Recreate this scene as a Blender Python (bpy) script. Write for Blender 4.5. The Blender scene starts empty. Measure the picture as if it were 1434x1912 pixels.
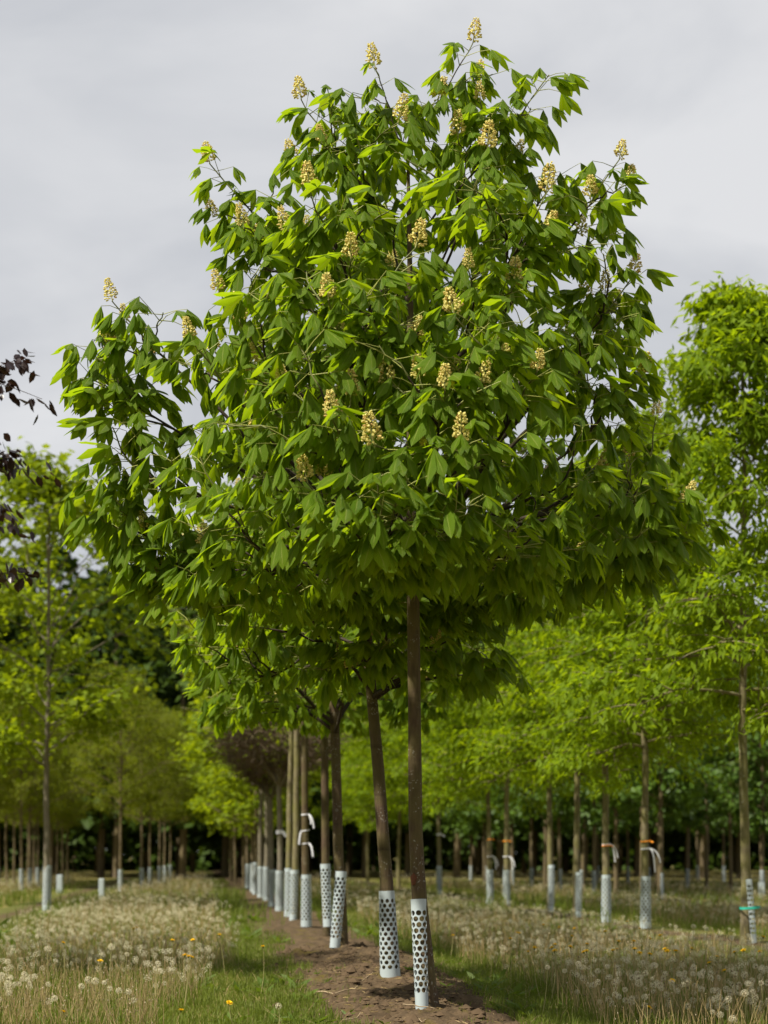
import bpy, math, random
import numpy as np
from mathutils import Matrix, Vector

PI = math.pi
R = math.radians
SC = bpy.context.scene
COL = SC.collection

# ------------------------------------------------------------------ camera
CAM_H = 0.85
F_PX = 3073.0                 # focal length in photo pixels (1434 x 1912)
HZ = 1597.0                   # horizon row in the photo
cam_d = bpy.data.cameras.new('camera')
cam = bpy.data.objects.new('camera', cam_d)
COL.objects.link(cam)
cam.location = (0, 0, CAM_H)
cam.rotation_euler = (R(90), 0, 0)
cam_d.sensor_width = 36.0
cam_d.lens = 36.0 * F_PX / 1912.0
cam_d.shift_y = (HZ - 956.0) / 1912.0
cam_d.clip_end = 2000.0
cam_d.dof.use_dof = True
cam_d.dof.focus_distance = 8.7
cam_d.dof.aperture_fstop = 2.4
SC.camera = cam

# ------------------------------------------------------------------ sky, sun, exposure
SUN_EL, SUN_AZ = 53.0, -124.0   # azimuth clockwise from +Y: from the left, a little behind the camera
w = bpy.data.worlds.new('World')
SC.world = w
w.use_nodes = True
nt = w.node_tree
nt.nodes.clear()
wo = nt.nodes.new('ShaderNodeOutputWorld')
sky = nt.nodes.new('ShaderNodeTexSky')
sky.sky_type = 'NISHITA'
sky.sun_disc = False
sky.sun_elevation = R(SUN_EL)
sky.sun_rotation = R(SUN_AZ)
bg1 = nt.nodes.new('ShaderNodeBackground')
bg1.inputs[1].default_value = 0.08
nt.links.new(sky.outputs[0], bg1.inputs[0])
tc = nt.nodes.new('ShaderNodeTexCoord')
mp = nt.nodes.new('ShaderNodeMapping')
mp.inputs['Scale'].default_value = (1.6, 1.6, 3.6)
mp.inputs['Location'].default_value = (3.1, 0.4, 1.7)
nt.links.new(tc.outputs['Generated'], mp.inputs[0])
nz = nt.nodes.new('ShaderNodeTexNoise')
nz.inputs['Scale'].default_value = 2.1
nz.inputs['Detail'].default_value = 6.0
nz.inputs['Roughness'].default_value = 0.52
nz.inputs['Distortion'].default_value = 0.4
nt.links.new(mp.outputs[0], nz.inputs['Vector'])
cr = nt.nodes.new('ShaderNodeValToRGB')
cr.color_ramp.elements[0].position = 0.35
cr.color_ramp.elements[0].color = (0.490, 0.510, 0.550, 1)
cr.color_ramp.elements[1].position = 0.65
cr.color_ramp.elements[1].color = (0.735, 0.740, 0.755, 1)
nt.links.new(nz.outputs[0], cr.inputs[0])
bg2 = nt.nodes.new('ShaderNodeBackground')
bg2.inputs[1].default_value = 0.635
nt.links.new(cr.outputs[0], bg2.inputs[0])
mxs = nt.nodes.new('ShaderNodeMixShader')
mxs.inputs[0].default_value = 0.96
nt.links.new(bg1.outputs[0], mxs.inputs[1])
nt.links.new(bg2.outputs[0], mxs.inputs[2])
nt.links.new(mxs.outputs[0], wo.inputs[0])

sun_d = bpy.data.lights.new('sun', 'SUN')
sun_d.energy = 5.0
sun_d.angle = R(1.5)
sun_d.color = (1.0, 0.945, 0.84)
sun = bpy.data.objects.new('sun', sun_d)
COL.objects.link(sun)
sv = Vector((math.sin(R(SUN_AZ)) * math.cos(R(SUN_EL)), math.cos(R(SUN_AZ)) * math.cos(R(SUN_EL)), math.sin(R(SUN_EL))))
sun.rotation_euler = sv.to_track_quat('Z', 'Y').to_euler()
sun.location = (-8, -4, 12)

SC.view_settings.view_transform = 'Standard'
SC.view_settings.look = 'None'
SC.view_settings.exposure = 0.72
SC.view_settings.gamma = 1.0
SC.view_settings.use_curve_mapping = False
SC.render.engine = 'CYCLES'
SC.cycles.max_bounces = 8
SC.cycles.diffuse_bounces = 4
SC.cycles.transmission_bounces = 6
SC.cycles.transparent_max_bounces = 8
SC.cycles.sample_clamp_indirect = 6.0
SC.cycles.use_denoising = True


def W(px, py, D):
    """photo pixel at distance D -> world point"""
    return np.array([(px - 717.0) * D / F_PX, D, CAM_H + (HZ - py) * D / F_PX])


def project(P):
    P = np.asarray(P)
    return np.stack([717 + P[:, 0] * F_PX / P[:, 1], HZ - (P[:, 2] - CAM_H) * F_PX / P[:, 1]], 1)


# ------------------------------------------------------------------ noise on numpy arrays
def _hash(ix, iy, seed):
    n = (ix.astype(np.int64) * 374761393 + iy.astype(np.int64) * 668265263 + seed * 1442695041) & 0x7fffffff
    n = ((n ^ (n >> 13)) * 1274126177) & 0x7fffffff
    return ((n ^ (n >> 16)) & 0xffff) / 65535.0


def vnoise(x, y, seed=0):
    x = np.asarray(x, float); y = np.asarray(y, float)
    ix = np.floor(x); iy = np.floor(y)
    fx = x - ix; fy = y - iy
    fx = fx * fx * (3 - 2 * fx); fy = fy * fy * (3 - 2 * fy)
    a = _hash(ix, iy, seed); b = _hash(ix + 1, iy, seed)
    c = _hash(ix, iy + 1, seed); d = _hash(ix + 1, iy + 1, seed)
    return (a * (1 - fx) + b * fx) * (1 - fy) + (c * (1 - fx) + d * fx) * fy - 0.5


def fnoise(x, y, seed=0, octs=3):
    s = 0; a = 1.0
    for o in range(octs):
        s = s + a * vnoise(np.asarray(x) * 2 ** o, np.asarray(y) * 2 ** o, seed + o * 7)
        a *= 0.5
    return s


# ------------------------------------------------------------------ layout of the nursery rows
SLOPE, PITCH = 0.112, 4.05


def row_x(D, k=0):
    return 0.245 - SLOPE * (D - 9.07) + k * PITCH


def lateral(x, y):
    return x - (0.245 - SLOPE * (y - 9.07))


def lat_mod(x, y):
    u = lateral(x, y)
    return u - PITCH * np.round(u / PITCH)


MOUNDS = [(0.21, 9.15, 0.022, 0.42), (0.04, 10.9, 0.045, 0.42), (-0.35, 14.2, 0.07, 0.5), (-0.56, 16.0, 0.06, 0.5)]


def ground_h(x, y):
    x = np.asarray(x, float); y = np.asarray(y, float)
    um = lat_mod(x, y)
    h = 0.035 * np.exp(-(um / 0.55) ** 2) + 0.03 * fnoise(x * 0.5, y * 0.35, 3, 2)
    for mx, my, a, s in MOUNDS:
        h = h + a * np.exp(-(((x - mx) / s) ** 2 + ((y - my) / (s * 1.1)) ** 2))
    soil = np.clip((0.75 - np.abs(um)) / 0.3, 0, 1)
    near = np.clip((26 - y) / 8, 0, 1)
    cl = fnoise(x * 4, y * 5, 11, 3) * 0.05 + np.maximum(fnoise(x * 12, y * 12, 23, 2), 0) * 0.045
    return h - 0.05 + soil * near * cl


def gh(x, y):
    return float(ground_h(np.array([x]), np.array([y]))[0])


# ------------------------------------------------------------------ mesh building
class MB:
    def __init__(self):
        self.V = []; self.L = []; self.S = []; self.M = []; self.UV = []; self.n = 0

    def add(self, v, f, mat=0, uv=None):
        v = np.asarray(v, float).reshape(-1, 3)
        f = np.asarray(f, np.int64)
        self.V.append(v)
        self.L.append((f + self.n).ravel())
        self.S.append(np.full(len(f), f.shape[1], np.int64))
        self.M.append(np.full(len(f), mat, np.int64) if np.isscalar(mat) else np.asarray(mat, np.int64))
        self.UV.append(np.zeros((len(v), 2)) if uv is None else np.asarray(uv, float))
        self.n += len(v)

    def mesh(self, name, mats, smooth=True, uv=False):
        V = np.concatenate(self.V); L = np.concatenate(self.L)
        S = np.concatenate(self.S); M = np.concatenate(self.M)
        me = bpy.data.meshes.new(name)
        me.vertices.add(len(V)); me.vertices.foreach_set('co', V.ravel().astype(np.float32))
        me.loops.add(len(L)); me.loops.foreach_set('vertex_index', L.astype(np.int32))
        me.polygons.add(len(S))
        me.polygons.foreach_set('loop_start', np.concatenate([[0], np.cumsum(S)[:-1]]).astype(np.int32))
        me.polygons.foreach_set('loop_total', S.astype(np.int32))
        for m in mats:
            me.materials.append(m)
        me.polygons.foreach_set('material_index', M.astype(np.int32))
        me.polygons.foreach_set('use_smooth', np.full(len(S), smooth))
        if uv:
            ul = me.uv_layers.new(name='UVMap')
            U = np.concatenate(self.UV)
            ul.data.foreach_set('uv', U[L].ravel().astype(np.float32))
        me.update(calc_edges=True)
        return me

    def build(self, name, mats, parent=None, smooth=True, uv=False, loc=None):
        return link(name, self.mesh(name, mats, smooth, uv), parent, loc)


def link(name, me, parent=None, loc=None):
    o = bpy.data.objects.new(name, me)
    COL.objects.link(o)
    if parent is not None:
        o.parent = parent
    if loc is not None:
        o.location = tuple(float(c) for c in loc)
    return o


def tag(o, label=None, cat=None, group=None, kind=None):
    if label: o['label'] = label
    if cat: o['category'] = cat
    if group: o['group'] = group
    if kind: o['kind'] = kind
    return o


def thing(name, label, cat, loc, group=None, rz=0.0):
    o = bpy.data.objects.new(name, None)
    COL.objects.link(o)
    o.empty_display_size = 0.2
    o.location = tuple(float(c) for c in loc)
    o.rotation_euler = (0, 0, rz)
    return tag(o, label, cat, group)


def tube(mb, pts, rad, n=8, mat=0, cap=True, rough=0.0, rng=None):
    P = np.asarray(pts, float); m = len(P)
    rad = np.asarray(rad, float) * np.ones(m)
    T = np.gradient(P, axis=0)
    T /= np.linalg.norm(T, axis=1)[:, None] + 1e-12
    ref = np.array([0, 0, 1.0]) if abs(T[0][2]) < 0.9 else np.array([1.0, 0, 0])
    a = np.linspace(0, 2 * PI, n, endpoint=False)
    X = np.cross(ref, T); X /= np.linalg.norm(X, axis=1)[:, None] + 1e-12
    Y = np.cross(T, X)
    rr = rad[:, None] * np.ones((1, n))
    if rough and rng is not None:
        rr = rr * (1 + rough * rng.standard_normal((m, n)))
    V = P[:, None, :] + rr[..., None] * (np.cos(a)[None, :, None] * X[:, None, :] + np.sin(a)[None, :, None] * Y[:, None, :])
    V = V.reshape(-1, 3)
    i = np.arange(m - 1)[:, None] * n; j = np.arange(n)[None, :]; k = (j + 1) % n
    F = np.stack([i + j, i + k, i + n + k, i + n + j], -1).reshape(-1, 4)
    L = np.concatenate([[0], np.cumsum(np.linalg.norm(np.diff(P, axis=0), axis=1))])
    uv = np.stack([np.tile(a / (2 * PI), m), np.repeat(L, n)], 1)
    if not np.isscalar(mat):
        mm = np.repeat(np.asarray(mat)[:m - 1], n)
    else:
        mm = mat
    mb.add(V, F, mm, uv)
    if cap:
        mb.add(V[-n:], np.arange(n)[None, :], mat if np.isscalar(mat) else int(mat[-1]))


def bez(p0, p1, p2, n=9):
    t = np.linspace(0, 1, n)[:, None]
    return (1 - t) ** 2 * p0 + 2 * t * (1 - t) * p1 + t * t * p2


# ------------------------------------------------------------------ materials
def newmat(name):
    m = bpy.data.materials.new(name)
    m.use_nodes = True
    m.node_tree.nodes.clear()
    N = m.node_tree.nodes
    out = N.new('ShaderNodeOutputMaterial')
    return m, m.node_tree, N, out


def lk(t, a, b):
    t.links.new(a, b)


def math_n(t, op, a, b=None, c=None):
    n = t.nodes.new('ShaderNodeMath'); n.operation = op
    for i, v in enumerate((a, b, c)):
        if v is None: continue
        if isinstance(v, (int, float)): n.inputs[i].default_value = v
        else: t.links.new(v, n.inputs[i])
    return n.outputs[0]


def mixc(t, f, a, b, mode='MIX'):
    n = t.nodes.new('ShaderNodeMix'); n.data_type = 'RGBA'; n.blend_type = mode
    for sock, v in ((n.inputs[0], f), (n.inputs[6], a), (n.inputs[7], b)):
        if isinstance(v, (int, float)): sock.default_value = v
        elif isinstance(v, tuple): sock.default_value = v if len(v) == 4 else (*v, 1)
        else: t.links.new(v, sock)
    return n.outputs[2]


def noise_n(t, scale, detail=3.0, rough=0.5, vec=None, dist=0.0):
    n = t.nodes.new('ShaderNodeTexNoise')
    n.inputs['Scale'].default_value = scale
    n.inputs['Detail'].default_value = detail
    n.inputs['Roughness'].default_value = rough
    n.inputs['Distortion'].default_value = dist
    if vec is not None: t.links.new(vec, n.inputs['Vector'])
    return n.outputs[0]


def ramp_n(t, fac, stops):
    n = t.nodes.new('ShaderNodeValToRGB')
    e = n.color_ramp.elements
    while len(e) < len(stops): e.new(0.5)
    for el, (p, c) in zip(e, stops):
        el.position = p
        el.color = (c, c, c, 1) if isinstance(c, (int, float)) else ((*c, 1) if len(c) == 3 else c)
    t.links.new(fac, n.inputs[0])
    return n.outputs[0]


def leaf_mat(name, base, alt, trans, tfac=0.42, rough=0.45, veins=False, spec=0.35, rib=None):
    m, t, N, out = newmat(name)
    geo = N.new('ShaderNodeNewGeometry')
    ri = geo.outputs['Random Per Island']
    big = noise_n(t, 1.3, 2.0, 0.5, geo.outputs['Position'])
    f = math_n(t, 'ADD', math_n(t, 'MULTIPLY', ri, 0.6), math_n(t, 'MULTIPLY', math_n(t, 'SUBTRACT', big, 0.3), 1.0))
    f = math_n(t, 'MINIMUM', math_n(t, 'MAXIMUM', f, 0.0), 1.0)
    c = mixc(t, f, base, alt)
    tr = mixc(t, ri, trans, tuple(x * s for x, s in zip(trans, (0.75, 0.85, 0.8))))
    pb = N.new('ShaderNodeBsdfPrincipled')
    pb.inputs['Roughness'].default_value = rough
    pb.inputs['Specular IOR Level'].default_value = spec
    if veins:
        uvn = N.new('ShaderNodeUVMap'); uvn.uv_map = 'UVMap'
        sp = N.new('ShaderNodeSeparateXYZ'); lk(t, uvn.outputs[0], sp.inputs[0])
        a = math_n(t, 'ABSOLUTE', math_n(t, 'MULTIPLY_ADD', sp.outputs[0], 2.0, -1.0))
        ph = math_n(t, 'SUBTRACT', math_n(t, 'MULTIPLY', sp.outputs[1], 17.0), math_n(t, 'MULTIPLY', a, 3.4))
        st = math_n(t, 'SINE', math_n(t, 'MULTIPLY', ph, 2 * PI))
        mid = ramp_n(t, a, [(0.03, 1.0), (0.085, 0.0)])
        c = mixc(t, math_n(t, 'MULTIPLY', mid, 0.75), c, (0.30, 0.34, 0.07))
        vv = ramp_n(t, st, [(0.80, 0.0), (1.0, 1.0)])
        c = mixc(t, math_n(t, 'MULTIPLY', vv, 0.18), c, (0.17, 0.27, 0.05))
        tr = mixc(t, math_n(t, 'MULTIPLY', mid, 0.6), tr, (0.35, 0.38, 0.06))
        bp = N.new('ShaderNodeBump')
        bp.inputs['Strength'].default_value = 0.55
        bp.inputs['Distance'].default_value = 0.0035
        lk(t, st, bp.inputs['Height']); lk(t, bp.outputs[0], pb.inputs['Normal'])
    lk(t, c, pb.inputs['Base Color'])
    tb = N.new('ShaderNodeBsdfTranslucent'); lk(t, tr, tb.inputs[0])
    mx = N.new('ShaderNodeMixShader'); mx.inputs[0].default_value = tfac
    lk(t, pb.outputs[0], mx.inputs[1]); lk(t, tb.outputs[0], mx.inputs[2])
    lk(t, mx.outputs[0], out.inputs[0])
    return m


def bark_mat(name, dark, light, moss, mossfac=0.5, lichen=0.35, zmoss=(0.0, 2.2)):
    m, t, N, out = newmat(name)
    tcn = N.new('ShaderNodeTexCoord')
    oi = N.new('ShaderNodeObjectInfo')
    va = N.new('ShaderNodeVectorMath'); va.operation = 'ADD'
    lk(t, tcn.outputs['Object'], va.inputs[0])
    cmb = N.new('ShaderNodeCombineXYZ')
    lk(t, math_n(t, 'MULTIPLY', oi.outputs['Random'], 37.0), cmb.inputs[0])
    lk(t, cmb.outputs[0], va.inputs[1])
    mpn = N.new('ShaderNodeMapping'); mpn.inputs['Scale'].default_value = (1, 1, 0.13)
    lk(t, va.outputs[0], mpn.inputs[0])
    fib = noise_n(t, 75.0, 4.0, 0.65, mpn.outputs[0])
    patch = noise_n(t, 5.0, 3.0, 0.6, va.outputs[0])
    c = mixc(t, ramp_n(t, fib, [(0.3, 0.0), (0.72, 1.0)]), dark, light)
    c = mixc(t, math_n(t, 'MULTIPLY', ramp_n(t, patch, [(0.34, 0.0), (0.58, 1.0)]), mossfac), c, moss)
    vo = N.new('ShaderNodeTexVoronoi'); vo.inputs['Scale'].default_value = 55.0
    dn = N.new('ShaderNodeTexNoise'); dn.inputs['Scale'].default_value = 40.0
    lk(t, va.outputs[0], dn.inputs['Vector'])
    vd = N.new('ShaderNodeVectorMath'); vd.operation = 'MULTIPLY_ADD'; vd.inputs[1].default_value = (.035, .035, .035)
    lk(t, dn.outputs['Color'], vd.inputs[0]); lk(t, va.outputs[0], vd.inputs[2])
    lk(t, vd.outputs[0], vo.inputs['Vector'])
    sp = ramp_n(t, vo.outputs['Distance'], [(0.20, 1.0), (0.32, 0.0)])
    spm = ramp_n(t, noise_n(t, 9.0, 2.0, 0.5, va.outputs[0]), [(0.5, 0.0), (0.62, 1.0)])
    c = mixc(t, math_n(t, 'MULTIPLY', math_n(t, 'MULTIPLY', sp, spm), lichen), c, (0.42, 0.42, 0.36))
    # dark rings, knots
    mpr = N.new('ShaderNodeMapping'); mpr.inputs['Scale'].default_value = (0.6, 0.6, 6.0)
    lk(t, va.outputs[0], mpr.inputs[0])
    rg = ramp_n(t, noise_n(t, 3.0, 2.0, 0.5, mpr.outputs[0]), [(0.62, 0.0), (0.72, 1.0)])
    c = mixc(t, math_n(t, 'MULTIPLY', rg, 0.45), c, tuple(x * 0.45 for x in dark))
    pb = N.new('ShaderNodeBsdfPrincipled')
    pb.inputs['Roughness'].default_value = 0.85
    pb.inputs['Specular IOR Level'].default_value = 0.2
    lk(t, c, pb.inputs['Base Color'])
    bp = N.new('ShaderNodeBump'); bp.inputs['Strength'].default_value = 0.8; bp.inputs['Distance'].default_value = 0.006
    lk(t, fib, bp.inputs['Height']); lk(t, bp.outputs[0], pb.inputs['Normal'])
    lk(t, pb.outputs[0], out.inputs[0])
    return m


def plain_mat(name, col, rough=0.6, var=0.2, scale=30.0, spec=0.3, trans=0.0, island=None):
    m, t, N, out = newmat(name)
    tcn = N.new('ShaderNodeTexCoord')
    n = noise_n(t, scale, 3.0, 0.6, tcn.outputs['Object'])
    c = mixc(t, n, tuple(x * (1 - var) for x in col), tuple(min(1, x * (1 + var)) for x in col))
    if island:
        geo = N.new('ShaderNodeNewGeometry')
        c = mixc(t, ramp_n(t, geo.outputs['Random Per Island'], [(island[1], 0.0), (min(1.0, island[2]), 1.0)]), c, island[0])
    pb = N.new('ShaderNodeBsdfPrincipled')
    pb.inputs['Roughness'].default_value = rough
    pb.inputs['Specular IOR Level'].default_value = spec
    lk(t, c, pb.inputs['Base Color'])
    if trans:
        tb = N.new('ShaderNodeBsdfTranslucent'); lk(t, c, tb.inputs[0])
        mx = N.new('ShaderNodeMixShader'); mx.inputs[0].default_value = trans
        lk(t, pb.outputs[0], mx.inputs[1]); lk(t, tb.outputs[0], mx.inputs[2])
        lk(t, mx.outputs[0], out.inputs[0])
    else:
        lk(t, pb.outputs[0], out.inputs[0])
    return m


M_LEAF = leaf_mat('buckeye_leaf', (0.066, 0.132, 0.005), (0.135, 0.212, 0.008), (0.41, 0.54, 0.006), 0.48, 0.52, True, 0.17)
M_PETIOLE = plain_mat('leaf_stalk', (0.25, 0.26, 0.06), 0.55, 0.2)
M_BARK = bark_mat('buckeye_bark', (0.045, 0.029, 0.017), (0.112, 0.074, 0.043), (0.094, 0.080, 0.024), 0.62, 0.45)
M_LIMB = bark_mat('limb_bark', (0.026, 0.018, 0.012), (0.055, 0.040, 0.027), (0.05, 0.042, 0.022), 0.3, 0.2)
M_TWIG = plain_mat('green_shoot', (0.11, 0.12, 0.030), 0.6, 0.25)
M_FLOW = plain_mat('flower_cream', (0.74, 0.66, 0.21), 0.6, 0.12, 60.0, 0.2, 0.30, ((0.62, 0.38, 0.14), 0.78, 1.0))
M_STALK = plain_mat('flower_stalk', (0.30, 0.30, 0.09), 0.6, 0.2)
M_SCAR = plain_mat('bark_scar', (0.10, 0.042, 0.022), 0.9, 0.4, 90.0, 0.1)
M_BARK_OLIVE = bark_mat('olive_bark', (0.085, 0.068, 0.038), (0.22, 0.18, 0.105), (0.15, 0.14, 0.04), 0.7, 0.5)
M_BARK_GREY = bark_mat('grey_bark', (0.11, 0.09, 0.065), (0.21, 0.18, 0.13), (0.14, 0.13, 0.06), 0.4, 0.3)
M_BARK_BROWN = bark_mat('brown_bark', (0.085, 0.062, 0.038), (0.16, 0.12, 0.07), (0.13, 0.105, 0.04), 0.5, 0.1)
M_LEAF_ASH = leaf_mat('pinnate_leaf', (0.076, 0.132, 0.004), (0.160, 0.228, 0.006), (0.42, 0.53, 0.006), 0.45, 0.6, False, 0.12)
M_LEAF_MAPLE = leaf_mat('maple_leaf', (0.092, 0.142, 0.006), (0.175, 0.225, 0.010), (0.40, 0.47, 0.008), 0.44, 0.6, False, 0.12)
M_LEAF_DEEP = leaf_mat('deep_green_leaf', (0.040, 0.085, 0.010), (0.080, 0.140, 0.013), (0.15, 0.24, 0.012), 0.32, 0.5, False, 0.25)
M_LEAF_OLIVE = leaf_mat('olive_leaf', (0.082, 0.114, 0.007), (0.142, 0.162, 0.011), (0.30, 0.33, 0.010), 0.42, 0.6, False, 0.12)
M_LEAF_PURPLE = leaf_mat('purple_leaf', (0.018, 0.010, 0.012), (0.034, 0.020, 0.014), (0.055, 0.018, 0.012), 0.18, 0.35)
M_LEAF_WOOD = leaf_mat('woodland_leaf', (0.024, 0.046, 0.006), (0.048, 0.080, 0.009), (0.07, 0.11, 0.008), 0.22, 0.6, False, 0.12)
M_PURPLE_BARK = bark_mat('purple_tree_bark', (0.06, 0.04, 0.035), (0.12, 0.085, 0.07), (0.09, 0.07, 0.05), 0.3, 0.2)
M_TWIG_BROWN = plain_mat('brown_twigs', (0.135, 0.098, 0.062), 0.8, 0.4, 8.0, 0.2)
M_GUARD = plain_mat('white_plastic', (0.40, 0.455, 0.455), 0.38, 0.07, 7.0, 0.5, 0.12)
M_RIBBON = plain_mat('white_tape', (0.72, 0.72, 0.74), 0.45, 0.08, 20.0, 0.4, 0.25)
M_ORANGE = plain_mat('orange_tape', (0.75, 0.26, 0.02), 0.5, 0.1, 20.0, 0.4)
M_TEAL = plain_mat('teal_tie', (0.02, 0.36, 0.26), 0.5, 0.1, 20.0, 0.4)
M_GRASS = leaf_mat('grass_blade', (0.070, 0.105, 0.010), (0.150, 0.180, 0.028), (0.22, 0.27, 0.02), 0.35, 0.55, False, 0.2)
M_STRAW = plain_mat('dry_stem', (0.44, 0.33, 0.16), 0.8, 0.2, 3.0, 0.15, 0.1, ((0.36, 0.27, 0.11), 0.3, 0.9))
M_STEMG = plain_mat('dandelion_stem', (0.27, 0.26, 0.10), 0.6, 0.2, 3.0, 0.2, 0.1, ((0.32, 0.25, 0.10), 0.4, 1.0))
M_PUFF = plain_mat('seed_fluff', (0.76, 0.70, 0.50), 0.9, 0.08, 40.0, 0.05, 0.45)
M_CORE = plain_mat('seed_core', (0.16, 0.12, 0.07), 0.9, 0.3, 60.0, 0.1)
M_YELLOW = plain_mat('dandelion_petal', (0.82, 0.52, 0.01), 0.7, 0.1, 30.0, 0.1, 0.2)
M_BUD = plain_mat('spent_head', (0.16, 0.13, 0.07), 0.9, 0.3, 60.0, 0.1, 0.0, ((0.40, 0.33, 0.22), 0.5, 0.9))
M_STICK = plain_mat('dead_stick', (0.34, 0.26, 0.16), 0.85, 0.3, 40.0, 0.1)
M_CLOD = plain_mat('soil_clod', (0.085, 0.058, 0.034), 0.95, 0.35, 14.0, 0.05)
M_HERB = leaf_mat('dandelion_rosette', (0.055, 0.10, 0.010), (0.110, 0.16, 0.020), (0.20, 0.27, 0.015), 0.35, 0.55, False, 0.25)


def ground_mat():
    m, t, N, out = newmat('nursery_ground')
    geo = N.new('ShaderNodeNewGeometry')
    pos = geo.outputs['Position']
    sp = N.new('ShaderNodeSeparateXYZ'); lk(t, pos, sp.inputs[0])
    u = math_n(t, 'SUBTRACT', math_n(t, 'MULTIPLY_ADD', sp.outputs[1], SLOPE, sp.outputs[0]), 0.245 + SLOPE * 9.07)
    k = math_n(t, 'ROUND', math_n(t, 'DIVIDE', u, PITCH))
    um = math_n(t, 'ABSOLUTE', math_n(t, 'SUBTRACT', u, math_n(t, 'MULTIPLY', k, PITCH)))
    n1 = noise_n(t, 1.8, 5.0, 0.6, pos)
    n2 = noise_n(t, 11.0, 5.0, 0.65, pos)
    n3 = noise_n(t, 60.0, 4.0, 0.7, pos)
    um = math_n(t, 'ADD', um, math_n(t, 'MULTIPLY', math_n(t, 'MINIMUM', math_n(t, 'ABSOLUTE', k), 1.0), 0.48))
    edge = math_n(t, 'ADD', um, math_n(t, 'ADD', math_n(t, 'MULTIPLY', math_n(t, 'SUBTRACT', n1, 0.5), 0.9), math_n(t, 'MULTIPLY', math_n(t, 'SUBTRACT', n2, 0.5), 0.5)))
    soilf = ramp_n(t, edge, [(0.50, 1.0), (0.72, 0.0)])
    soil = mixc(t, ramp_n(t, n2, [(0.3, 0.0), (0.7, 1.0)]), (0.042, 0.029, 0.017), (0.120, 0.082, 0.046))
    soil = mixc(t, math_n(t, 'MULTIPLY', ramp_n(t, n3, [(0.55, 0.0), (0.75, 1.0)]), 0.5), soil, (0.20, 0.145, 0.080))
    moss = ramp_n(t, noise_n(t, 3.7, 4.0, 0.6, pos), [(0.56, 0.0), (0.68, 1.0)])
    soil = mixc(t, math_n(t, 'MULTIPLY', moss, 0.7), soil, (0.105, 0.082, 0.014))
    grass = mixc(t, n2, (0.060, 0.080, 0.014), (0.130, 0.120, 0.036))
    meadf = ramp_n(t, math_n(t, 'ADD', um, math_n(t, 'MULTIPLY', math_n(t, 'SUBTRACT', n1, 0.5), 0.7)), [(0.95, 0.0), (1.25, 1.0)])
    mead = mixc(t, n2, (0.12, 0.110, 0.028), (0.27, 0.21, 0.075))
    c = mixc(t, math_n(t, 'MULTIPLY', meadf, 0.7), grass, mead)
    c = mixc(t, soilf, c, soil)
    pb = N.new('ShaderNodeBsdfPrincipled')
    pb.inputs['Roughness'].default_value = 0.95
    pb.inputs['Specular IOR Level'].default_value = 0.1
    lk(t, c, pb.inputs['Base Color'])
    bp = N.new('ShaderNodeBump'); bp.inputs['Strength'].default_value = 0.9; bp.inputs['Distance'].default_value = 0.02
    lk(t, math_n(t, 'ADD', n2, math_n(t, 'MULTIPLY', n3, 0.5)), bp.inputs['Height']); lk(t, bp.outputs[0], pb.inputs['Normal'])
    lk(t, pb.outputs[0], out.inputs[0])
    return m


# ------------------------------------------------------------------ ground sheet
def build_ground():
    ui = np.arange(-1.05, 1.06, 0.035)
    out = 1.05 + np.cumsum(0.06 * 1.16 ** np.arange(50))
    out = out[out < 900]
    us = np.concatenate([-out[::-1], ui, out])
    near = np.arange(7.4, 15.0, 0.04)
    far = 15.0 + np.cumsum(0.05 * 1.035 ** np.arange(180))
    far = far[far < 1500]
    back = 7.4 - np.cumsum(0.3 * 1.4 ** np.arange(13))
    ds = np.concatenate([back[::-1], near, far])
    U, D = np.meshgrid(us, ds)
    X = U + 0.245 - SLOPE * (D - 9.07)
    Z = ground_h(X, D)
    V = np.stack([X, D, Z], -1).reshape(-1, 3)
    nu, nd = len(us), len(ds)
    i = (np.arange(nd - 1)[:, None] * nu + np.arange(nu - 1)[None, :])
    F = np.stack([i, i + 1, i + nu + 1, i + nu], -1).reshape(-1, 4)
    mb = MB(); mb.add(V, F)
    o = mb.build('ground', [ground_mat()])
    tag(o, 'nursery field of grass strips and bare brown soil rows', kind='structure')


build_ground()


# ------------------------------------------------------------------ compound leaf and flower spike of the buckeye
def leaflet(mb, base, az, pitch, bend, L, wid, roll, fold, rng):
    ts = np.array([0, .20, .42, .62, .82, 1.0])
    hw = np.array([.03, .42, .86, 1.0, .58, 0.0]) * wid
    pos = [np.array(base)]
    dirs = []
    for i, tt in enumerate(ts):
        p = pitch - bend * tt
        d = np.array([math.sin(az) * math.cos(p), math.cos(az) * math.cos(p), math.sin(p)])
        dirs.append(d)
        if i < len(ts) - 1:
            pos.append(pos[-1] + d * L * (ts[i + 1] - tt))
    V = []; UV = []
    wob = rng.uniform(-.16, .16, (len(ts), 2))
    for i, tt in enumerate(ts):
        d = dirs[i]
        s0 = np.array([math.cos(az), -math.sin(az), 0.0])
        n0 = np.cross(s0, d)
        s = s0 * math.cos(roll) + n0 * math.sin(roll)
        n = np.cross(s, d)
        wv = hw[i]
        V += [pos[i] - s * wv + n * (fold + wob[i, 0]) * wv, pos[i], pos[i] + s * wv + n * (fold + wob[i, 1]) * wv]
        UV += [(0, tt), (.5, tt), (1, tt)]
    F = []
    for i in range(len(ts) - 1):
        a = i * 3
        F += [(a, a + 1, a + 4, a + 3), (a + 1, a + 2, a + 5, a + 4)]
    mb.add(np.array(V), F, 0, UV)


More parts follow.
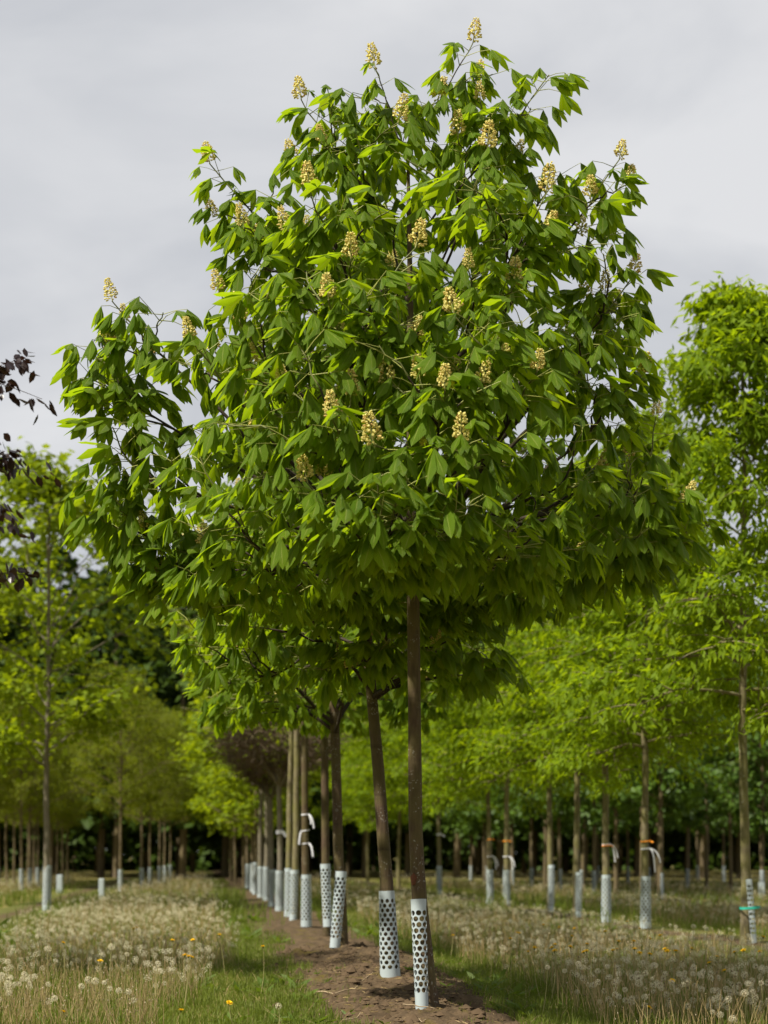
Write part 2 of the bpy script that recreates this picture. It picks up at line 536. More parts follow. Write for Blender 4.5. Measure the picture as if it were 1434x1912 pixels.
def leaf_variant(seed):
    rng = np.random.default_rng(seed)
    mb = MB()
    pl = rng.uniform(.11, .20)
    sag = rng.uniform(-.02, .02)
    pet = bez(np.zeros(3), np.array([0, pl * .5, sag + .012]), np.array([0, pl, 0.0]), 3)
    n = 3
    m = MB(); tube(m, pet, [.0034, .0025, .0022], n, 0, False)
    V = m.V[0]; F = m.L[0].reshape(-1, 4)
    mb.add(V, F, 1, np.tile([[.5, .5]], (len(V), 1)))
    droop = rng.uniform(.50, 1.15)
    L0 = rng.uniform(.180, .222)
    for az, sc in zip((0, 40, -40, 80, -80), (1.0, .95, .95, .78, .78)):
        az = R(az + rng.uniform(-9, 9))
        pitch = -droop - rng.uniform(0, .28) - (0.15 if abs(az) > 1 else 0)
        leaflet(mb, pet[-1], az, pitch, rng.uniform(.10, .45), L0 * sc * rng.uniform(.9, 1.08),
                L0 * sc * rng.uniform(.148, .176), rng.uniform(-.25, .25), rng.uniform(-.45, .15), rng)
    return mb


LEAF_MB = [leaf_variant(100 + i) for i in range(22)]
LEAF_ME = [m.mesh('leaf', [M_LEAF, M_PETIOLE], True, True) for m in LEAF_MB]
LEAF_ARR = [(np.concatenate(m.V), np.concatenate(m.L), np.concatenate(m.M), np.concatenate(m.UV)) for m in LEAF_MB]


def spike_variant(seed):
    rng = np.random.default_rng(seed)
    mb = MB()
    H = rng.uniform(.125, .155)
    tube(mb, [(0, 0, -.02), (0, 0, H * .5), (.004, 0, H * .97)], [.004, .003, .0015], 5, 1)
    nf = 100
    for i in range(nf):
        t = (i + .5) / nf
        z = H * (.04 + .95 * t)
        rad = .041 * (1 - t) ** .75 * (0.5 + 0.5 * min(1, t * 8)) + .006
        az = i * 2.39996 + rng.uniform(-.3, .3)
        rr = rad * rng.uniform(.55, 1.1)
        b = np.array([math.cos(az) * rr * .45, math.sin(az) * rr * .45, z - .006])
        d = np.array([math.cos(az), math.sin(az), rng.uniform(-.1, .7)]); d /= np.linalg.norm(d)
        L = rng.uniform(.014, .021) * (1 - .35 * t)
        p0 = b + d * (rr * .4)
        p1 = p0 + d * L * .7
        p2 = p1 + (d + np.array([0, 0, rng.uniform(-.5, .3)])) * L * .45
        q = rng.uniform(.0042, .0058) * (1 - .3 * t)
        tube(mb, [p0, p1, p2], [q * .55, q, q * 1.25], 5, 0, True)
    return mb.mesh('flower_spike', [M_FLOW, M_STALK])


SPIKE_ME = [spike_variant(i) for i in range(5)]

ALL_OCC = []      # (projected xy, depth) of the leaves already built, for the choice of single leaves


class Buckeye:
    """tips -> limbs, twigs, leaves, spikes in local coordinates (origin at trunk foot)"""

    def __init__(self, trunk_pts, trunk_rad, seed):
        self.rng = np.random.default_rng(seed)
        self.tp = np.asarray(trunk_pts, float); self.tr = np.asarray(trunk_rad, float)
        self.limbs = []        # dict(pts, parts)
        self.leaves = []       # (variant, Matrix)
        self.spikes = []
        self.open_leader = None
        self.zspread = .25

    def trunk_at(self, z):
        z = float(np.clip(z, self.tp[0, 2], self.tp[-1, 2]))
        return np.array([np.interp(z, self.tp[:, 2], self.tp[:, k]) for k in range(3)]), float(np.interp(z, self.tp[:, 2], self.tr))

    def add_main(self, tip, zlow, flower=0, zoff=None):
        rng = self.rng
        tip = np.asarray(tip, float)
        ax, _ = self.trunk_at(tip[2])
        hd = np.linalg.norm(tip[:2] - ax[:2])
        za = tip[2] - hd * rng.uniform(.75, 1.05) - .25 if zoff is None else zoff
        za = float(np.clip(za, zlow + rng.uniform(0, self.zspread), self.tp[-1, 2] - .05))
        p0, tr = self.trunk_at(za)
        c = p0 + (tip - p0) * .5
        c[2] = p0[2] + (tip[2] - p0[2]) * (.36 if tip[2] - p0[2] > .3 else .9) + .05
        n = 14
        pts = bez(p0, c, tip, n)
        pts[2:-1] += rng.normal(0, .006, (n - 3, 3))
        L = np.linalg.norm(tip - p0)
        r0 = min(tr * .55, .005 + .0095 * L)
        lim = dict(pts=pts, tubes=[(pts, r0)], L=L, r0=r0)
        self.limbs.append(lim)
        self.shoot(pts, flower, True)
        return lim

    def add_sub(self, tip, flower=0):
        rng = self.rng
        tip = np.asarray(tip, float)
        best = None
        ax, _ = self.trunk_at(tip[2]); dt = np.linalg.norm(tip[:2] - ax[:2])
        for lim in self.limbs:
            P = lim['pts'][3:12]
            d = np.linalg.norm(P - tip, axis=1)
            pen = np.maximum(0, P[:, 2] - (tip[2] - .12)) * 3
            a2 = np.linalg.norm(P[:, :2] - ax[:2], axis=1)
            pen = pen + np.maximum(0, a2 - dt) * 2
            k = int(np.argmin(d + pen))
            if best is None or d[k] + pen[k] < best[0]:
                best = (d[k] + pen[k], lim, k + 3)
        _, lim, k = best
        p0 = lim['pts'][k]
        L = np.linalg.norm(tip - p0)
        tdir = lim['pts'][min(k + 1, 13)] - lim['pts'][k - 1]
        tdir = tdir / np.linalg.norm(tdir)
        c = p0 + tdir * L * .25 + (tip - p0) * .3
        pts = bez(p0, c, tip, 9)
        pts[2:-1] += rng.normal(0, .008, (6, 3))
        lim['tubes'].append((pts, min(lim['r0'] * .6, .0045 + .006 * L)))
        self.shoot(pts, flower)

    def shoot(self, pts, flower, full=False):
        rng = self.rng
        seg = np.linalg.norm(np.diff(pts, axis=0), axis=1)
        s = np.concatenate([[0], np.cumsum(seg)]); Ltot = s[-1]
        tip = pts[-1]
        T = pts[-1] - pts[-2]; T /= np.linalg.norm(T)
        az0 = rng.uniform(0, 2 * PI)
        back = [.012, .05, .11, .18, .27, .37, .49, .63] if full else [.012, .05, .10, .17, .25, .35, .47]
        skip = (.04, .03, .04, .08, .12, .28, .45, .6) if full else (.06, .03, .05, .08, .15, .3, .5)
        small = float(np.clip(1.0 - (tip[2] - 3.4) * .08, .78, 1.0))
        if flower:
            q = Vector((T[0] * .35, T[1] * .35, 1.0)).normalized()
            rot = q.to_track_quat('Z', 'Y').to_matrix().to_4x4() @ Matrix.Rotation(rng.uniform(0, 6.28), 4, 'Z')
            tip = tip + np.array([0, 0, .012])
            sc = rng.uniform(.76, 1.02) * (1.0 if flower == 1 else .8)
            self.spikes.append((int(rng.integers(5)), Matrix.Translation(Vector(tip)) @ rot @ Matrix.Scale(sc, 4)))
        for i, b in enumerate(back):
            if flower: b += .045
            if b > Ltot * .8: break
            p = np.array([np.interp(Ltot - b, s, pts[:, k]) for k in range(3)])
            az0 += PI / 2 + rng.uniform(-.25, .25)
            for side in (0, PI):
                if rng.uniform() < skip[i]: continue
                a = az0 + side + rng.uniform(-.3, .3)
                dv = np.array([math.cos(a), math.sin(a)]) + T[:2] * rng.uniform(.2, .75)
                rz = math.atan2(-dv[0], dv[1])
                el = R(rng.uniform(-8, 38)) if i < 4 else R(rng.uniform(-15, 25))
                sc = small * rng.uniform(.72, 1.12) * (.80 if i == 0 else .95 if i == 1 else 1.0)
                Mx = Matrix.Translation(Vector(p)) @ Matrix.Rotation(rz, 4, 'Z') @ Matrix.Rotation(el, 4, 'X') @ Matrix.Rotation(rng.uniform(-.2, .2), 4, 'Y') @ Matrix.Scale(sc, 4)
                self.leaves.append((int(rng.integers(len(LEAF_MB))), Mx))

    def realise(self, root, n_single):
        mb = MB(); tube(mb, self.tp, self.tr, 14, 0, True, .02, self.rng)
        trunk = mb.build('trunk', [M_BARK], root)
        for lim in self.limbs:
            mb = MB()
            for j, (p, r0) in enumerate(lim['tubes']):
                m = len(p)
                rad = np.linspace(r0, .0032, m)
                tube(mb, p, rad, 7 if j == 0 else 6, np.where(np.arange(m) > m * (.72 if j == 0 else .45), 1, 0), True)
            mb.build('limb', [M_LIMB, M_TWIG], root)
        for v, Mx in self.spikes:
            o = link('flower_spike', SPIKE_ME[v], root); o.matrix_local = Mx
        loc = np.array(root.location)
        C = np.array([(Mx @ Vector((0, .17, -.07)))[:] for _, Mx in self.leaves]) + loc
        xy = project(C); dep = C[:, 1]
        if self.open_leader is not None:
            xa, ya, yb = self.open_leader
            keep = [not (abs(p[0] - xa) < 24 and ya < p[1] < yb and d < loc[1] - .03 and self.rng.uniform() < .9) for p, d in zip(xy, dep)]
            self.leaves = [l for l, k in zip(self.leaves, keep) if k]
            xy = xy[keep]; dep = dep[keep]; C = C[keep]
        occ_xy = np.concatenate([xy] + [a for a, b in ALL_OCC]); occ_d = np.concatenate([dep] + [b for a, b in ALL_OCC])
        score = np.zeros(len(C))
        for i in range(len(C)):
            near = (np.abs(occ_xy[:, 0] - xy[i, 0]) < 34) & (np.abs(occ_xy[:, 1] - xy[i, 1]) < 34) & (occ_d < dep[i] - .04)
            score[i] = near.sum() - 2.0 * self.leaves[i][1].to_scale()[0]
        ALL_OCC.append((xy, dep))
        order = np.argsort(score)
        single = set(order[:n_single].tolist())
        mb = MB()
        for i, (v, Mx) in enumerate(self.leaves):
            if i in single:
                o = link('leaf', LEAF_ME[v], root); o.matrix_local = Mx
            else:
                V, L, S, U = LEAF_ARR[v]
                A = np.array(Mx)
                mb.add(V @ A[:3, :3].T + A[:3, 3], L.reshape(-1, 4), S, U)
        fo = mb.build('foliage', [M_LEAF, M_PETIOLE], root, True, True)
        tag(fo, kind='stuff')
        return trunk


# ------------------------------------------------------------------ main buckeye
D0 = 9.07
PXM = D0 / F_PX


def main_tree():
    foot = W(803, 1886, D0)
    foot[2] = gh(foot[0], foot[1]) - .02
    tpx = [(804, 1892, 22.0), (802, 1872, 18.0), (799, 1840, 16.3), (792, 1770, 15.2), (784, 1690, 14.4), (779, 1620, 14.0), (776, 1540, 13.4), (775, 1450, 12.9), (774, 1350, 12.4), (773, 1250, 12.0),
           (772, 1150, 12.0), (770, 1060, 12.4), (769, 980, 11.0), (768, 880, 9.4), (768, 780, 8.2), (767, 680, 7.0), (766, 580, 6.0), (765, 480, 4.7), (763, 380, 3.7), (762, 300, 2.8), (764, 255, 2.0)]
    tp = []; tr = []
    for x, y, r in tpx:
        p = W(x, y, D0); tp.append(p - foot); tr.append(r * PXM)
    tp[0][2] = -.05
    b = Buckeye(tp, tr, 5)
    hw = [(1230, 250), (1180, 360), (1100, 450), (1000, 545), (900, 590), (800, 560), (700, 555), (600, 540), (500, 470), (400, 420), (300, 380), (200, 235), (130, 150), (60, 40)]
    hy = np.array([a for a, _ in hw][::-1]); hr = np.array([c for _, c in hw][::-1])
    rng = np.random.default_rng(12)

    def tip3(px, py, u):
        # u: where in the depth of the crown (-1 front skin .. 1 back skin)
        rm = np.interp(py, hy, hr) * PXM
        dx = (px - 768) * PXM
        dep = math.sqrt(max(0.02, rm * rm - dx * dx)) * u
        return W(px, py, D0 + dep) - foot

    mains = [(884, 78, 0, 1), (700, 128, -.3, 1), (562, 185, .1, 1), (391, 305, -.1, 1), (209, 562, -.2, 1), (1157, 297, .1, 1), (1183, 514, .2, 1), (1200, 700, -.3, 1),
             (1283, 938, -.35, 1), (1025, 140, .2, 0), (205, 880, -.3, 0), (1215, 965, .3, 0), (300, 1075, .15, 0), (1110, 1085, .2, 0), (190, 720, .3, 0), (1165, 590, -.3, 0),
             (577, 350, -.75, 1), (447, 600, -.8, 1), (613, 560, -.9, 1), (831, 730, -.95, 1), (1020, 360, -.6, 1), (910, 280, -.7, 1), (620, 782, -1.0, 1), (355, 635, -.6, 1),
             (408, 545, -.3, 1), (1003, 695, -.85, 1), (480, 1060, -.7, 0), (700, 1045, -.95, 0), (960, 1040, -.8, 0), (860, 825, -1.0, 1), (1100, 900, -.7, 0), (245, 1005, .1, 1)]
    # limbs towards the back of the crown
    for a in np.linspace(0.35, PI - .35, 9):
        for py in (330, 560, 800, 1010):
            q = py + rng.uniform(-70, 70)
            rm = (np.interp(q, hy, hr) * PXM - .22) * rng.uniform(.8, 1.0)
            aa = a + rng.uniform(-.15, .15)
            if rng.uniform() < .78:
                p = np.array([(768 - 717) * PXM + math.cos(aa) * rm, D0 + math.sin(aa) * rm, CAM_H + (HZ - q) * PXM]) - foot
                mains.append((p, None, None, int(rng.uniform() < .3)))
    zlow = 2.30 - foot[2]
    for m in mains:
        if m[1] is None:
            b.add_main(m[0], zlow, m[3])
        else:
            b.add_main(tip3(m[0], m[1], m[2]), zlow, m[3])
    subs = [(600, 268, -.5), (548, 300, .2), (455, 425, -.3), (397, 405, .2), (470, 697, -.7), (535, 430, -.5), (570, 437, -.2), (745, 228, -.4), (818, 190, -.3), (897, 190, -.2),
            (890, 150, .3), (855, 255, -.3), (967, 290, .1), (1103, 370, -.2), (1172, 345, .3), (1130, 545, .1), (1095, 560, .3), (960, 535, -.6), (875, 505, -.7), (777, 462, -.8),
            (847, 588, -.8), (775, 634, -.75), (803, 645, -.6), (725, 715, -.8), (784, 710, -.85), (855, 700, -.7), (898, 722, -.85), (945, 685, -.6), (920, 670, -.5), (698, 832, -.95),
            (798, 838, -.9), (573, 900, -.85), (608, 893, -.7), (270, 990, -.2), (285, 1065, -.2), (205, 648, .1), (235, 600, .2), (637, 630, -.7), (655, 485, -.7), (490, 440, .1),
            (1025, 437, -.4), (1150, 582, .3), (1225, 778, .2), (1175, 857, .1), (1000, 1085, -.3), (530, 720, -.8), (655, 742, -.9), (275, 687, .1), (1085, 437, .3)]
    for i, (x, y, u) in enumerate(subs):
        b.add_sub(tip3(x, y, u), 1 if i % 3 else 2)
    leafy = [(180, 640, .2), (300, 590, -.2), (345, 690, -.3), (260, 790, -.2), (330, 860, -.5), (420, 780, -.8), (520, 830, -.9), (440, 930, -.8), (340, 980, -.5), (560, 1000, -.9),
             (640, 950, -1), (760, 900, -1), (880, 930, -1), (1000, 830, -.9), (1080, 780, -.7), (1040, 960, -.8), (1140, 760, -.3), (1150, 1000, -.4), (1080, 1030, -.5), (880, 1060, -.6),
             (780, 1075, -.5), (610, 1090, -.5), (400, 1090, -.3), (220, 940, .3), (540, 560, -.8), (690, 560, -.9), (730, 400, -.7), (640, 390, -.6), (900, 400, -.7), (950, 440, -.5),
             (1080, 480, -.3), (1120, 450, 0), (1060, 600, -.5), (980, 590, -.7), (900, 620, -.8), (480, 500, -.5), (520, 350, -.2), (680, 270, -.4), (760, 300, -.5), (840, 330, -.5),
             (980, 210, .1), (650, 180, .2), (930, 130, .2), (1090, 690, -.3), (560, 640, -.9), (700, 650, -.9), (380, 840, -.7), (240, 860, -.2), (480, 880, -.9), (700, 880, -1),
             (1240, 1000, -.1), (1170, 920, -.4), (940, 980, -.9), (820, 990, -.95), (720, 980, -.95), (350, 1070, 0), (450, 1110, .1), (550, 1100, .2), (700, 1090, .3), (860, 1090, .4), (960, 1100, .1), (1040, 1110, .0),
             (185, 905, -.1), (215, 945, -.3), (205, 985, .2), (240, 1030, 0), (290, 1105, -.1), (330, 1130, -.3), (390, 1140, -.1), (460, 1135, -.5), (540, 1125, -.3), (620, 1120, -.1), (1290, 985, -.2), (1250, 1010, -.4), (1270, 960, .1), (1190, 1040, -.2), (175, 690, 0), (180, 760, .1), (215, 800, 0), (1010, 1130, .2)]
    for x, y, u in leafy:
        b.add_sub(tip3(x + rng.uniform(-12, 12), y + rng.uniform(-12, 12), u), 0)
    for i in range(40):            # low skirt
        q = rng.uniform(990, 1120); a = rng.uniform(0, 2 * PI)
        rm = max(.15, np.interp(q, hy, hr) * PXM - .12) * math.sqrt(rng.uniform(.2, 1))
        b.add_sub(np.array([(768 - 717) * PXM + math.cos(a) * rm, D0 + math.sin(a) * rm, CAM_H + (HZ - q) * PXM]) - foot, 0)
    for i in range(92):            # inside and at the back
        q = rng.uniform(180, 1090)
        rm = max(.1, np.interp(q, hy, hr) * PXM - .25) * math.sqrt(rng.uniform(.12, 1))
        a = rng.uniform(-.3, PI + .3) if i % 3 else rng.uniform(0, 2 * PI)
        p = np.array([(768 - 717) * PXM + math.cos(a) * rm, D0 + math.sin(a) * rm, CAM_H + (HZ - q) * PXM]) - foot
        b.add_sub(p, int(rng.uniform() < .12))
    root = thing('buckeye_tree', 'sharp tall yellow-flowering buckeye in bloom with straight brown trunk rising from a soil mound', 'tree', foot)
    b.open_leader = (765, 285, 655)   # the leader stands clear of leaves here
    tr_o = b.realise(root, 300)
    # pruning scar on the trunk
    c = W(772, 1642, D0) - foot
    mb = MB()
    a = np.linspace(0, 2 * PI, 12, endpoint=False)
    ring = []
    for rr, off in ((1.0, .0), (.6, .004)):
        for t in a:
            x = math.cos(t) * .017 * rr * (1 + .2 * math.sin(3 * t)); z = math.sin(t) * .034 * rr * (1 + .15 * math.sin(5 * t))
            r_tr = 13.9 * PXM + .0012
            lat = c[0] - tp[5][0] + x
            y = -math.sqrt(max(1e-6, r_tr ** 2 - lat ** 2)) - off + tp[5][1]
            ring.append((c[0] + x, y, c[2] + z))
    F = [(i, (i + 1) % 12, 12 + (i + 1) % 12, 12 + i) for i in range(12)]
    mb.add(ring, F); mb.add(ring[12:], [tuple(range(12))])
    mb.build('pruning_scar', [M_SCAR], root)
    print('main leaves', len(b.leaves), 'spikes', len(b.spikes), 'limbs', len(b.limbs))
    return foot


FOOT1 = main_tree()


def row_buckeye(seed, tpx, D, crown, label, n_single, ntips, leanlimb=None, group=None):
    s = D / F_PX
    foot = W(tpx[0][0], tpx[0][1], D); foot[2] = gh(foot[0], D) - .02
    tp = [W(x, y, D) - foot for x, y, r in tpx]; tr = [r * s for x, y, r in tpx]
    tp[0][2] = -.05
    b = Buckeye(tp, tr, seed)
    b.zspread = .75
    rng = b.rng
    z0, z1, rad = crown
    mains = max(16, ntips // 4)
    for i in range(ntips):
        f = rng.uniform(0, 1) ** 1.15
        z = z0 + (z1 - z0) * f
        prof = rad * (.72 + .9 * f - 1.45 * f * f) if f < .95 else rad * .15
        rm = max(.15, prof) * math.sqrt(rng.uniform(.35, 1))
        a = rng.uniform(0, 2 * PI)
        ax, _ = b.trunk_at(z - foot[2])
        p = np.array([ax[0] + math.cos(a) * rm, ax[1] + math.sin(a) * rm, z - foot[2]])
        fl = int(rng.uniform() < .18)
        if i < mains: b.add_main(p, z0 - .15 - foot[2], fl)
        else: b.add_sub(p, fl)
    if leanlimb is not None:
        b.add_main(W(*leanlimb[0], D - .2) - foot, z0 - .3 - foot[2], 0, leanlimb[1] - foot[2])
    root = thing('buckeye_tree', label, 'tree', foot, group)
    b.realise(root, n_single)
    return root, foot


T2, FOOT2 = row_buckeye(21, [(729, 1828, 16), (727, 1740, 14.2), (722, 1650, 12.6), (714, 1540, 11.8), (706, 1430, 11.3), (695, 1310, 10.6), (686, 1200, 10.2), (683, 1120, 9.5), (684, 1000, 7.5), (690, 800, 5), (692, 600, 2.5)], 10.85,
                        (1.98, 5.0, 1.5), 'buckeye with bent trunk leaning away from the bloom-covered tree beside it', 170, 125, ((862, 1128), 2.22))
T3, FOOT3 = row_buckeye(33, [(640, 1772, 11.5), (637, 1690, 10.2), (632, 1600, 9.6), (629, 1480, 9.2), (625, 1350, 8.8), (620, 1230, 8.2), (618, 1100, 6.5), (620, 900, 4.5), (622, 750, 2)], 14.2,
                        (1.98, 5.0, 1.5), 'buckeye with pale scabby bark above a split guard, third along the bare soil strip', 100, 105)


def copy_tree(o, parent=None):
    c = o.copy(); COL.objects.link(c)
    c.parent = parent
    for ch in o.children:
        if parent is None and ch.name.split('.')[0] == 'leaf' and False:
            continue
        copy_tree(ch, c)
    return c


T4, FOOT4 = row_buckeye(47, [(610, 1757, 9.0), (608, 1640, 7.6), (607, 1500, 7.2), (606, 1350, 6.8), (606, 1200, 6.0), (606, 1000, 4.2), (606, 800, 2)], 16.0,
                        (2.25, 5.0, 1.4), 'slim mossy-barked buckeye, fourth along the bare soil strip', 60, 52)
T5, FOOT5 = row_buckeye(58, [(572, 1727, 8.0), (570, 1620, 6.9), (569, 1480, 6.3), (568, 1350, 5.8), (568, 1200, 4.5), (568, 1000, 2.5)], 19.6,
                        (2.35, 4.9, 1.35), 'buckeye with several white ribbons tied round its pinkish trunk', 40, 44)

# ------------------------------------------------------------------ generic trees of the other rows
MAPLE = np.array([(0, 0), (-.42, .12), (-.34, .34), (-.55, .62), (-.22, .60), (0, 1.0), (.22, .60), (.55, .62), (.34, .34), (.42, .12)])


def leaf_cloud(mb, P, Dv, size, kind, rng, mat=0, aspect=.3):
    n = len(P)
    Dv = Dv / (np.linalg.norm(Dv, axis=1)[:, None] + 1e-9)
    up = np.array([0, 0, 1.0]) + rng.normal(0, .45, (n, 3))
    S = np.cross(Dv, up); S /= np.linalg.norm(S, axis=1)[:, None] + 1e-9
    Nn = np.cross(S, Dv)
    L = (size * rng.uniform(.65, 1.25, n))[:, None]
    if kind == 'lance':
        wv = L * aspect * .5
        V = np.stack([P, P + Dv * L * .45 - S * wv - Nn * wv * .3, P + Dv * L - Nn * L * .15, P + Dv * L * .45 + S * wv - Nn * wv * .3], 1)
        i = np.arange(n)[:, None] * 4
        F = np.concatenate([i + [0, 1, 2], i + [0, 2, 3]])
        mb.add(V.reshape(-1, 3), F, mat)
    elif kind == 'oval':
        wv = L * aspect * .5
        V = np.stack([P, P + Dv * L * .3 - S * wv * .9 - Nn * wv * .3, P + Dv * L * .65 - S * wv * .8 - Nn * (wv * .3 + L * .08), P + Dv * L - Nn * L * .2,
                      P + Dv * L * .65 + S * wv * .8 - Nn * (wv * .3 + L * .08), P + Dv * L * .3 + S * wv * .9 - Nn * wv * .3], 1)
        i = np.arange(n)[:, None] * 6
        F = np.concatenate([i + [0, 1, 2, 3], i + [0, 3, 4, 5]])
        mb.add(V.reshape(-1, 3), F, mat)
    else:
        bend = rng.uniform(-.1, .35, n)[:, None]
        V = np.stack([P + Dv * L * y + S * L * x - Nn * L * bend * (y * y + x * x) for x, y in MAPLE], 1)
        i = np.arange(n)[:, None] * 10
        mb.add(V.reshape(-1, 3), i + np.arange(10), mat)


def gen_tree(seed, H, zb, Rad, nprim, prof, elev, kind, nleaf, size, aspect=.3, droop=.4, r0=.045, sigma=.07, nsec=5, sag=.25, lean=0.0, clump=1.2, flatz=.8):
    """returns (wood, crown) mesh builders, origin at the foot"""
    rng = np.random.default_rng(seed)
    wood = MB(); crown = MB()
    zz = np.linspace(-.06, H, 22)
    wob = np.cumsum(rng.normal(0, .007, (22, 2)), axis=0) + np.linspace(0, lean, 22)[:, None] * np.array([1, .3])
    tp = np.stack([wob[:, 0], wob[:, 1], zz], 1)
    tr = r0 * np.concatenate([[1.25], np.linspace(1, .12, 21) ** .85]) * (1 + rng.normal(0, .025, 22))
    tube(wood, tp, tr, 10, 0, True, .025, rng)
    pts = []; dirs = []
    for i in range(nprim):
        f = (i + rng.uniform(0, 1)) / nprim
        z = zb + (H - zb) * f * .97
        p0 = np.array([np.interp(z, zz, tp[:, 0]), np.interp(z, zz, tp[:, 1]), z])
        az = i * 2.39996 + rng.uniform(-.4, .4)
        L = Rad * prof(f) * rng.uniform(.62, 1.22)
        e = R(elev(f) + rng.uniform(-10, 10))
        s = np.linspace(0, 1, 6)
        h = np.array([math.cos(az), math.sin(az), 0])
        P = p0 + np.outer(s * L * math.cos(e), h) + np.outer(s * L * math.sin(e) - sag * L * s * s, [0, 0, 1])
        P[1:] += rng.normal(0, .02 * L, (5, 3))
        rb = max(.005, min(.5 * float(np.interp(z, zz, tr)), .006 + .010 * L))
        tube(wood, P, np.linspace(rb, .003, 6), 5, 0, False)
        pts.append(P[2:]); dirs.append(np.tile(h, (4, 1)))
        for k in range(nsec):
            q = rng.uniform(.22, .98)
            pp = np.array([np.interp(q, s, P[:, c]) for c in range(3)])
            a2 = az + rng.choice([-1, 1]) * rng.uniform(.4, 1.2)
            l2 = L * rng.uniform(.25, .5) * (1.15 - .5 * q) + .08
            h2 = np.array([math.cos(a2), math.sin(a2), rng.uniform(-.15, .65)])
            s2 = np.linspace(0, 1, 5)
            P2 = pp + np.outer(s2 * l2, h2) - np.outer(s2 ** 2 * l2 * sag * .8, [0, 0, 1])
            tube(wood, P2, np.linspace(rb * .45, .002, 5), 4, 0, False)
            pts.append(P2[1:]); dirs.append(np.tile(h2, (4, 1)))
    pts = np.concatenate(pts); dirs = np.concatenate(dirs)
    if nleaf:
        nb = len(pts) // 4
        wt = np.repeat(rng.gamma(clump, 1.0, nb) + .08, 4)      # some sprays are full, others thin
        k = rng.choice(len(pts), nleaf, p=wt / wt.sum())
        P = pts[k] + rng.normal(0, 1, (nleaf, 3)) * np.array([sigma * 1.25, sigma * 1.25, sigma * flatz])
        Dv = dirs[k] * .6 + rng.normal(0, .6, (nleaf, 3)); Dv[:, 2] -= droop
        leaf_cloud(crown, P, Dv, size, kind, rng, 0, aspect)
    return wood, crown, pts


def proto(seed, mats, **kw):
    wd, cr_, _ = gen_tree(seed, **kw)
    return wd.mesh('trunk', [mats[0]]), cr_.mesh('crown', [mats[1]], False)


def place(name, protos, label, x, y, group=None, rz=0.0, s=1.0, lean=(0, 0)):
    root = thing(name, label, 'tree', (x, y, gh(x, y)), group, rz)
    root.scale = (s, s, s)
    root.rotation_euler = (lean[0], lean[1], rz)
    link('trunk', protos[0], root)
    tag(link('crown', protos[1], root), kind='stuff')
    return root


egg = lambda f: (.55 + 1.7 * f - 1.1 * f * f) * (1.0 if f < .55 else max(.12, 1 - (f - .55) * 1.75))
col_ = lambda f: .95 * (1 - .15 * f) if f < .5 else max(.16, .88 - (f - .5) * 1.45)
rnd = lambda f: max(.25, math.sqrt(max(0.02, 1 - (2 * f - .85) ** 2 * .75)))
up = lambda f: 28 + 40 * f
flat = lambda f: 12 + 45 * f

ASH = [proto(200 + i, (M_BARK_OLIVE, M_LEAF_ASH), H=6.4, zb=2.25, Rad=1.62, nprim=60, prof=col_, elev=flat, kind='lance', nleaf=21500, size=.122, aspect=.34, droop=.75, r0=.052, sigma=.075, nsec=7, sag=.38, clump=3.0, flatz=.8) for i in range(3)]
ASH_HIGH = [proto(220 + i, (M_BARK_OLIVE, M_LEAF_ASH), H=6.4, zb=2.95, Rad=1.15, nprim=36, prof=col_, elev=lambda f: 35 + 30 * f, kind='lance', nleaf=12000, size=.12, aspect=.34, droop=.6, r0=.050, sigma=.075, nsec=5, sag=.1, clump=1.2, flatz=.7) for i in range(2)]
MAPLES = [proto(230 + i, (M_BARK_GREY, M_LEAF_MAPLE), H=6.9, zb=2.15, Rad=1.95, nprim=36, prof=egg, elev=up, kind='maple', nleaf=6200, size=.12, droop=.5, r0=.055, sigma=.13, nsec=5, sag=.15) for i in range(2)]
LOWMAPLE = [proto(250 + i, (M_BARK_BROWN, M_LEAF_MAPLE), H=6.0, zb=1.35, Rad=1.75, nprim=34, prof=rnd, elev=up, kind='maple', nleaf=4700, size=.13, droop=.5, r0=.05, sigma=.12, nsec=6, sag=.15) for i in range(2)]
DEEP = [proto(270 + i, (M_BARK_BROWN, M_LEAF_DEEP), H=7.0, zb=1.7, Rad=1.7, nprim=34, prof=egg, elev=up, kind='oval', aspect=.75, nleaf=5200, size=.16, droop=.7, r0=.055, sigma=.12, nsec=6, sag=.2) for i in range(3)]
OLIVE = [proto(290 + i, (M_BARK_BROWN, M_LEAF_OLIVE), H=4.7, zb=1.75, Rad=1.45, nprim=32, prof=rnd, elev=up, kind='lance', nleaf=9500, size=.10, aspect=.3, droop=.3, r0=.04, sigma=.09, nsec=6, sag=.05) for i in range(3)]

rng = np.random.default_rng(77)

# row beside the wide meadow strip (trees with tape and guards)
ROW_R = [(16.0, 'green trunk tree with loose narrow guard held on by a teal tie'), (19.6, 'tree with white ribbon below an orange tape and a wide full guard'),
         (21.5, 'tree whose white ribbon covers half of its orange tape'), (23.2, 'untaped tree next to the ribboned pair, guard standing square'),
         (25.0, 'untaped tree with tall narrow guard standing away from its trunk'), (28.5, 'slender tree of the close pair, with orange tape and white ribbon'),
         (30.1, 'slender tree of the close pair, with orange tape and white ribbon'), (36.5, 'slender tree with one white tag high on its trunk'),
         (40.5, 'slender leafy tree farther along the taped row'), (44.0, 'slender leafy tree farther along the taped row'), (48.0, 'slender leafy tree farther along the taped row'), (52.0, 'slender leafy tree farther along the taped row')]
ROWR_POS = []
for i, (D, lab) in enumerate(ROW_R):
    x = row_x(D, 1)
    place('ash_tree', ASH[i % 3], lab, x, D, 'taped row beyond the meadow', rng.uniform(0, 6.28), 1.0 if i == 0 else rng.uniform(.92, 1.02))
    ROWR_POS.append((x, D))
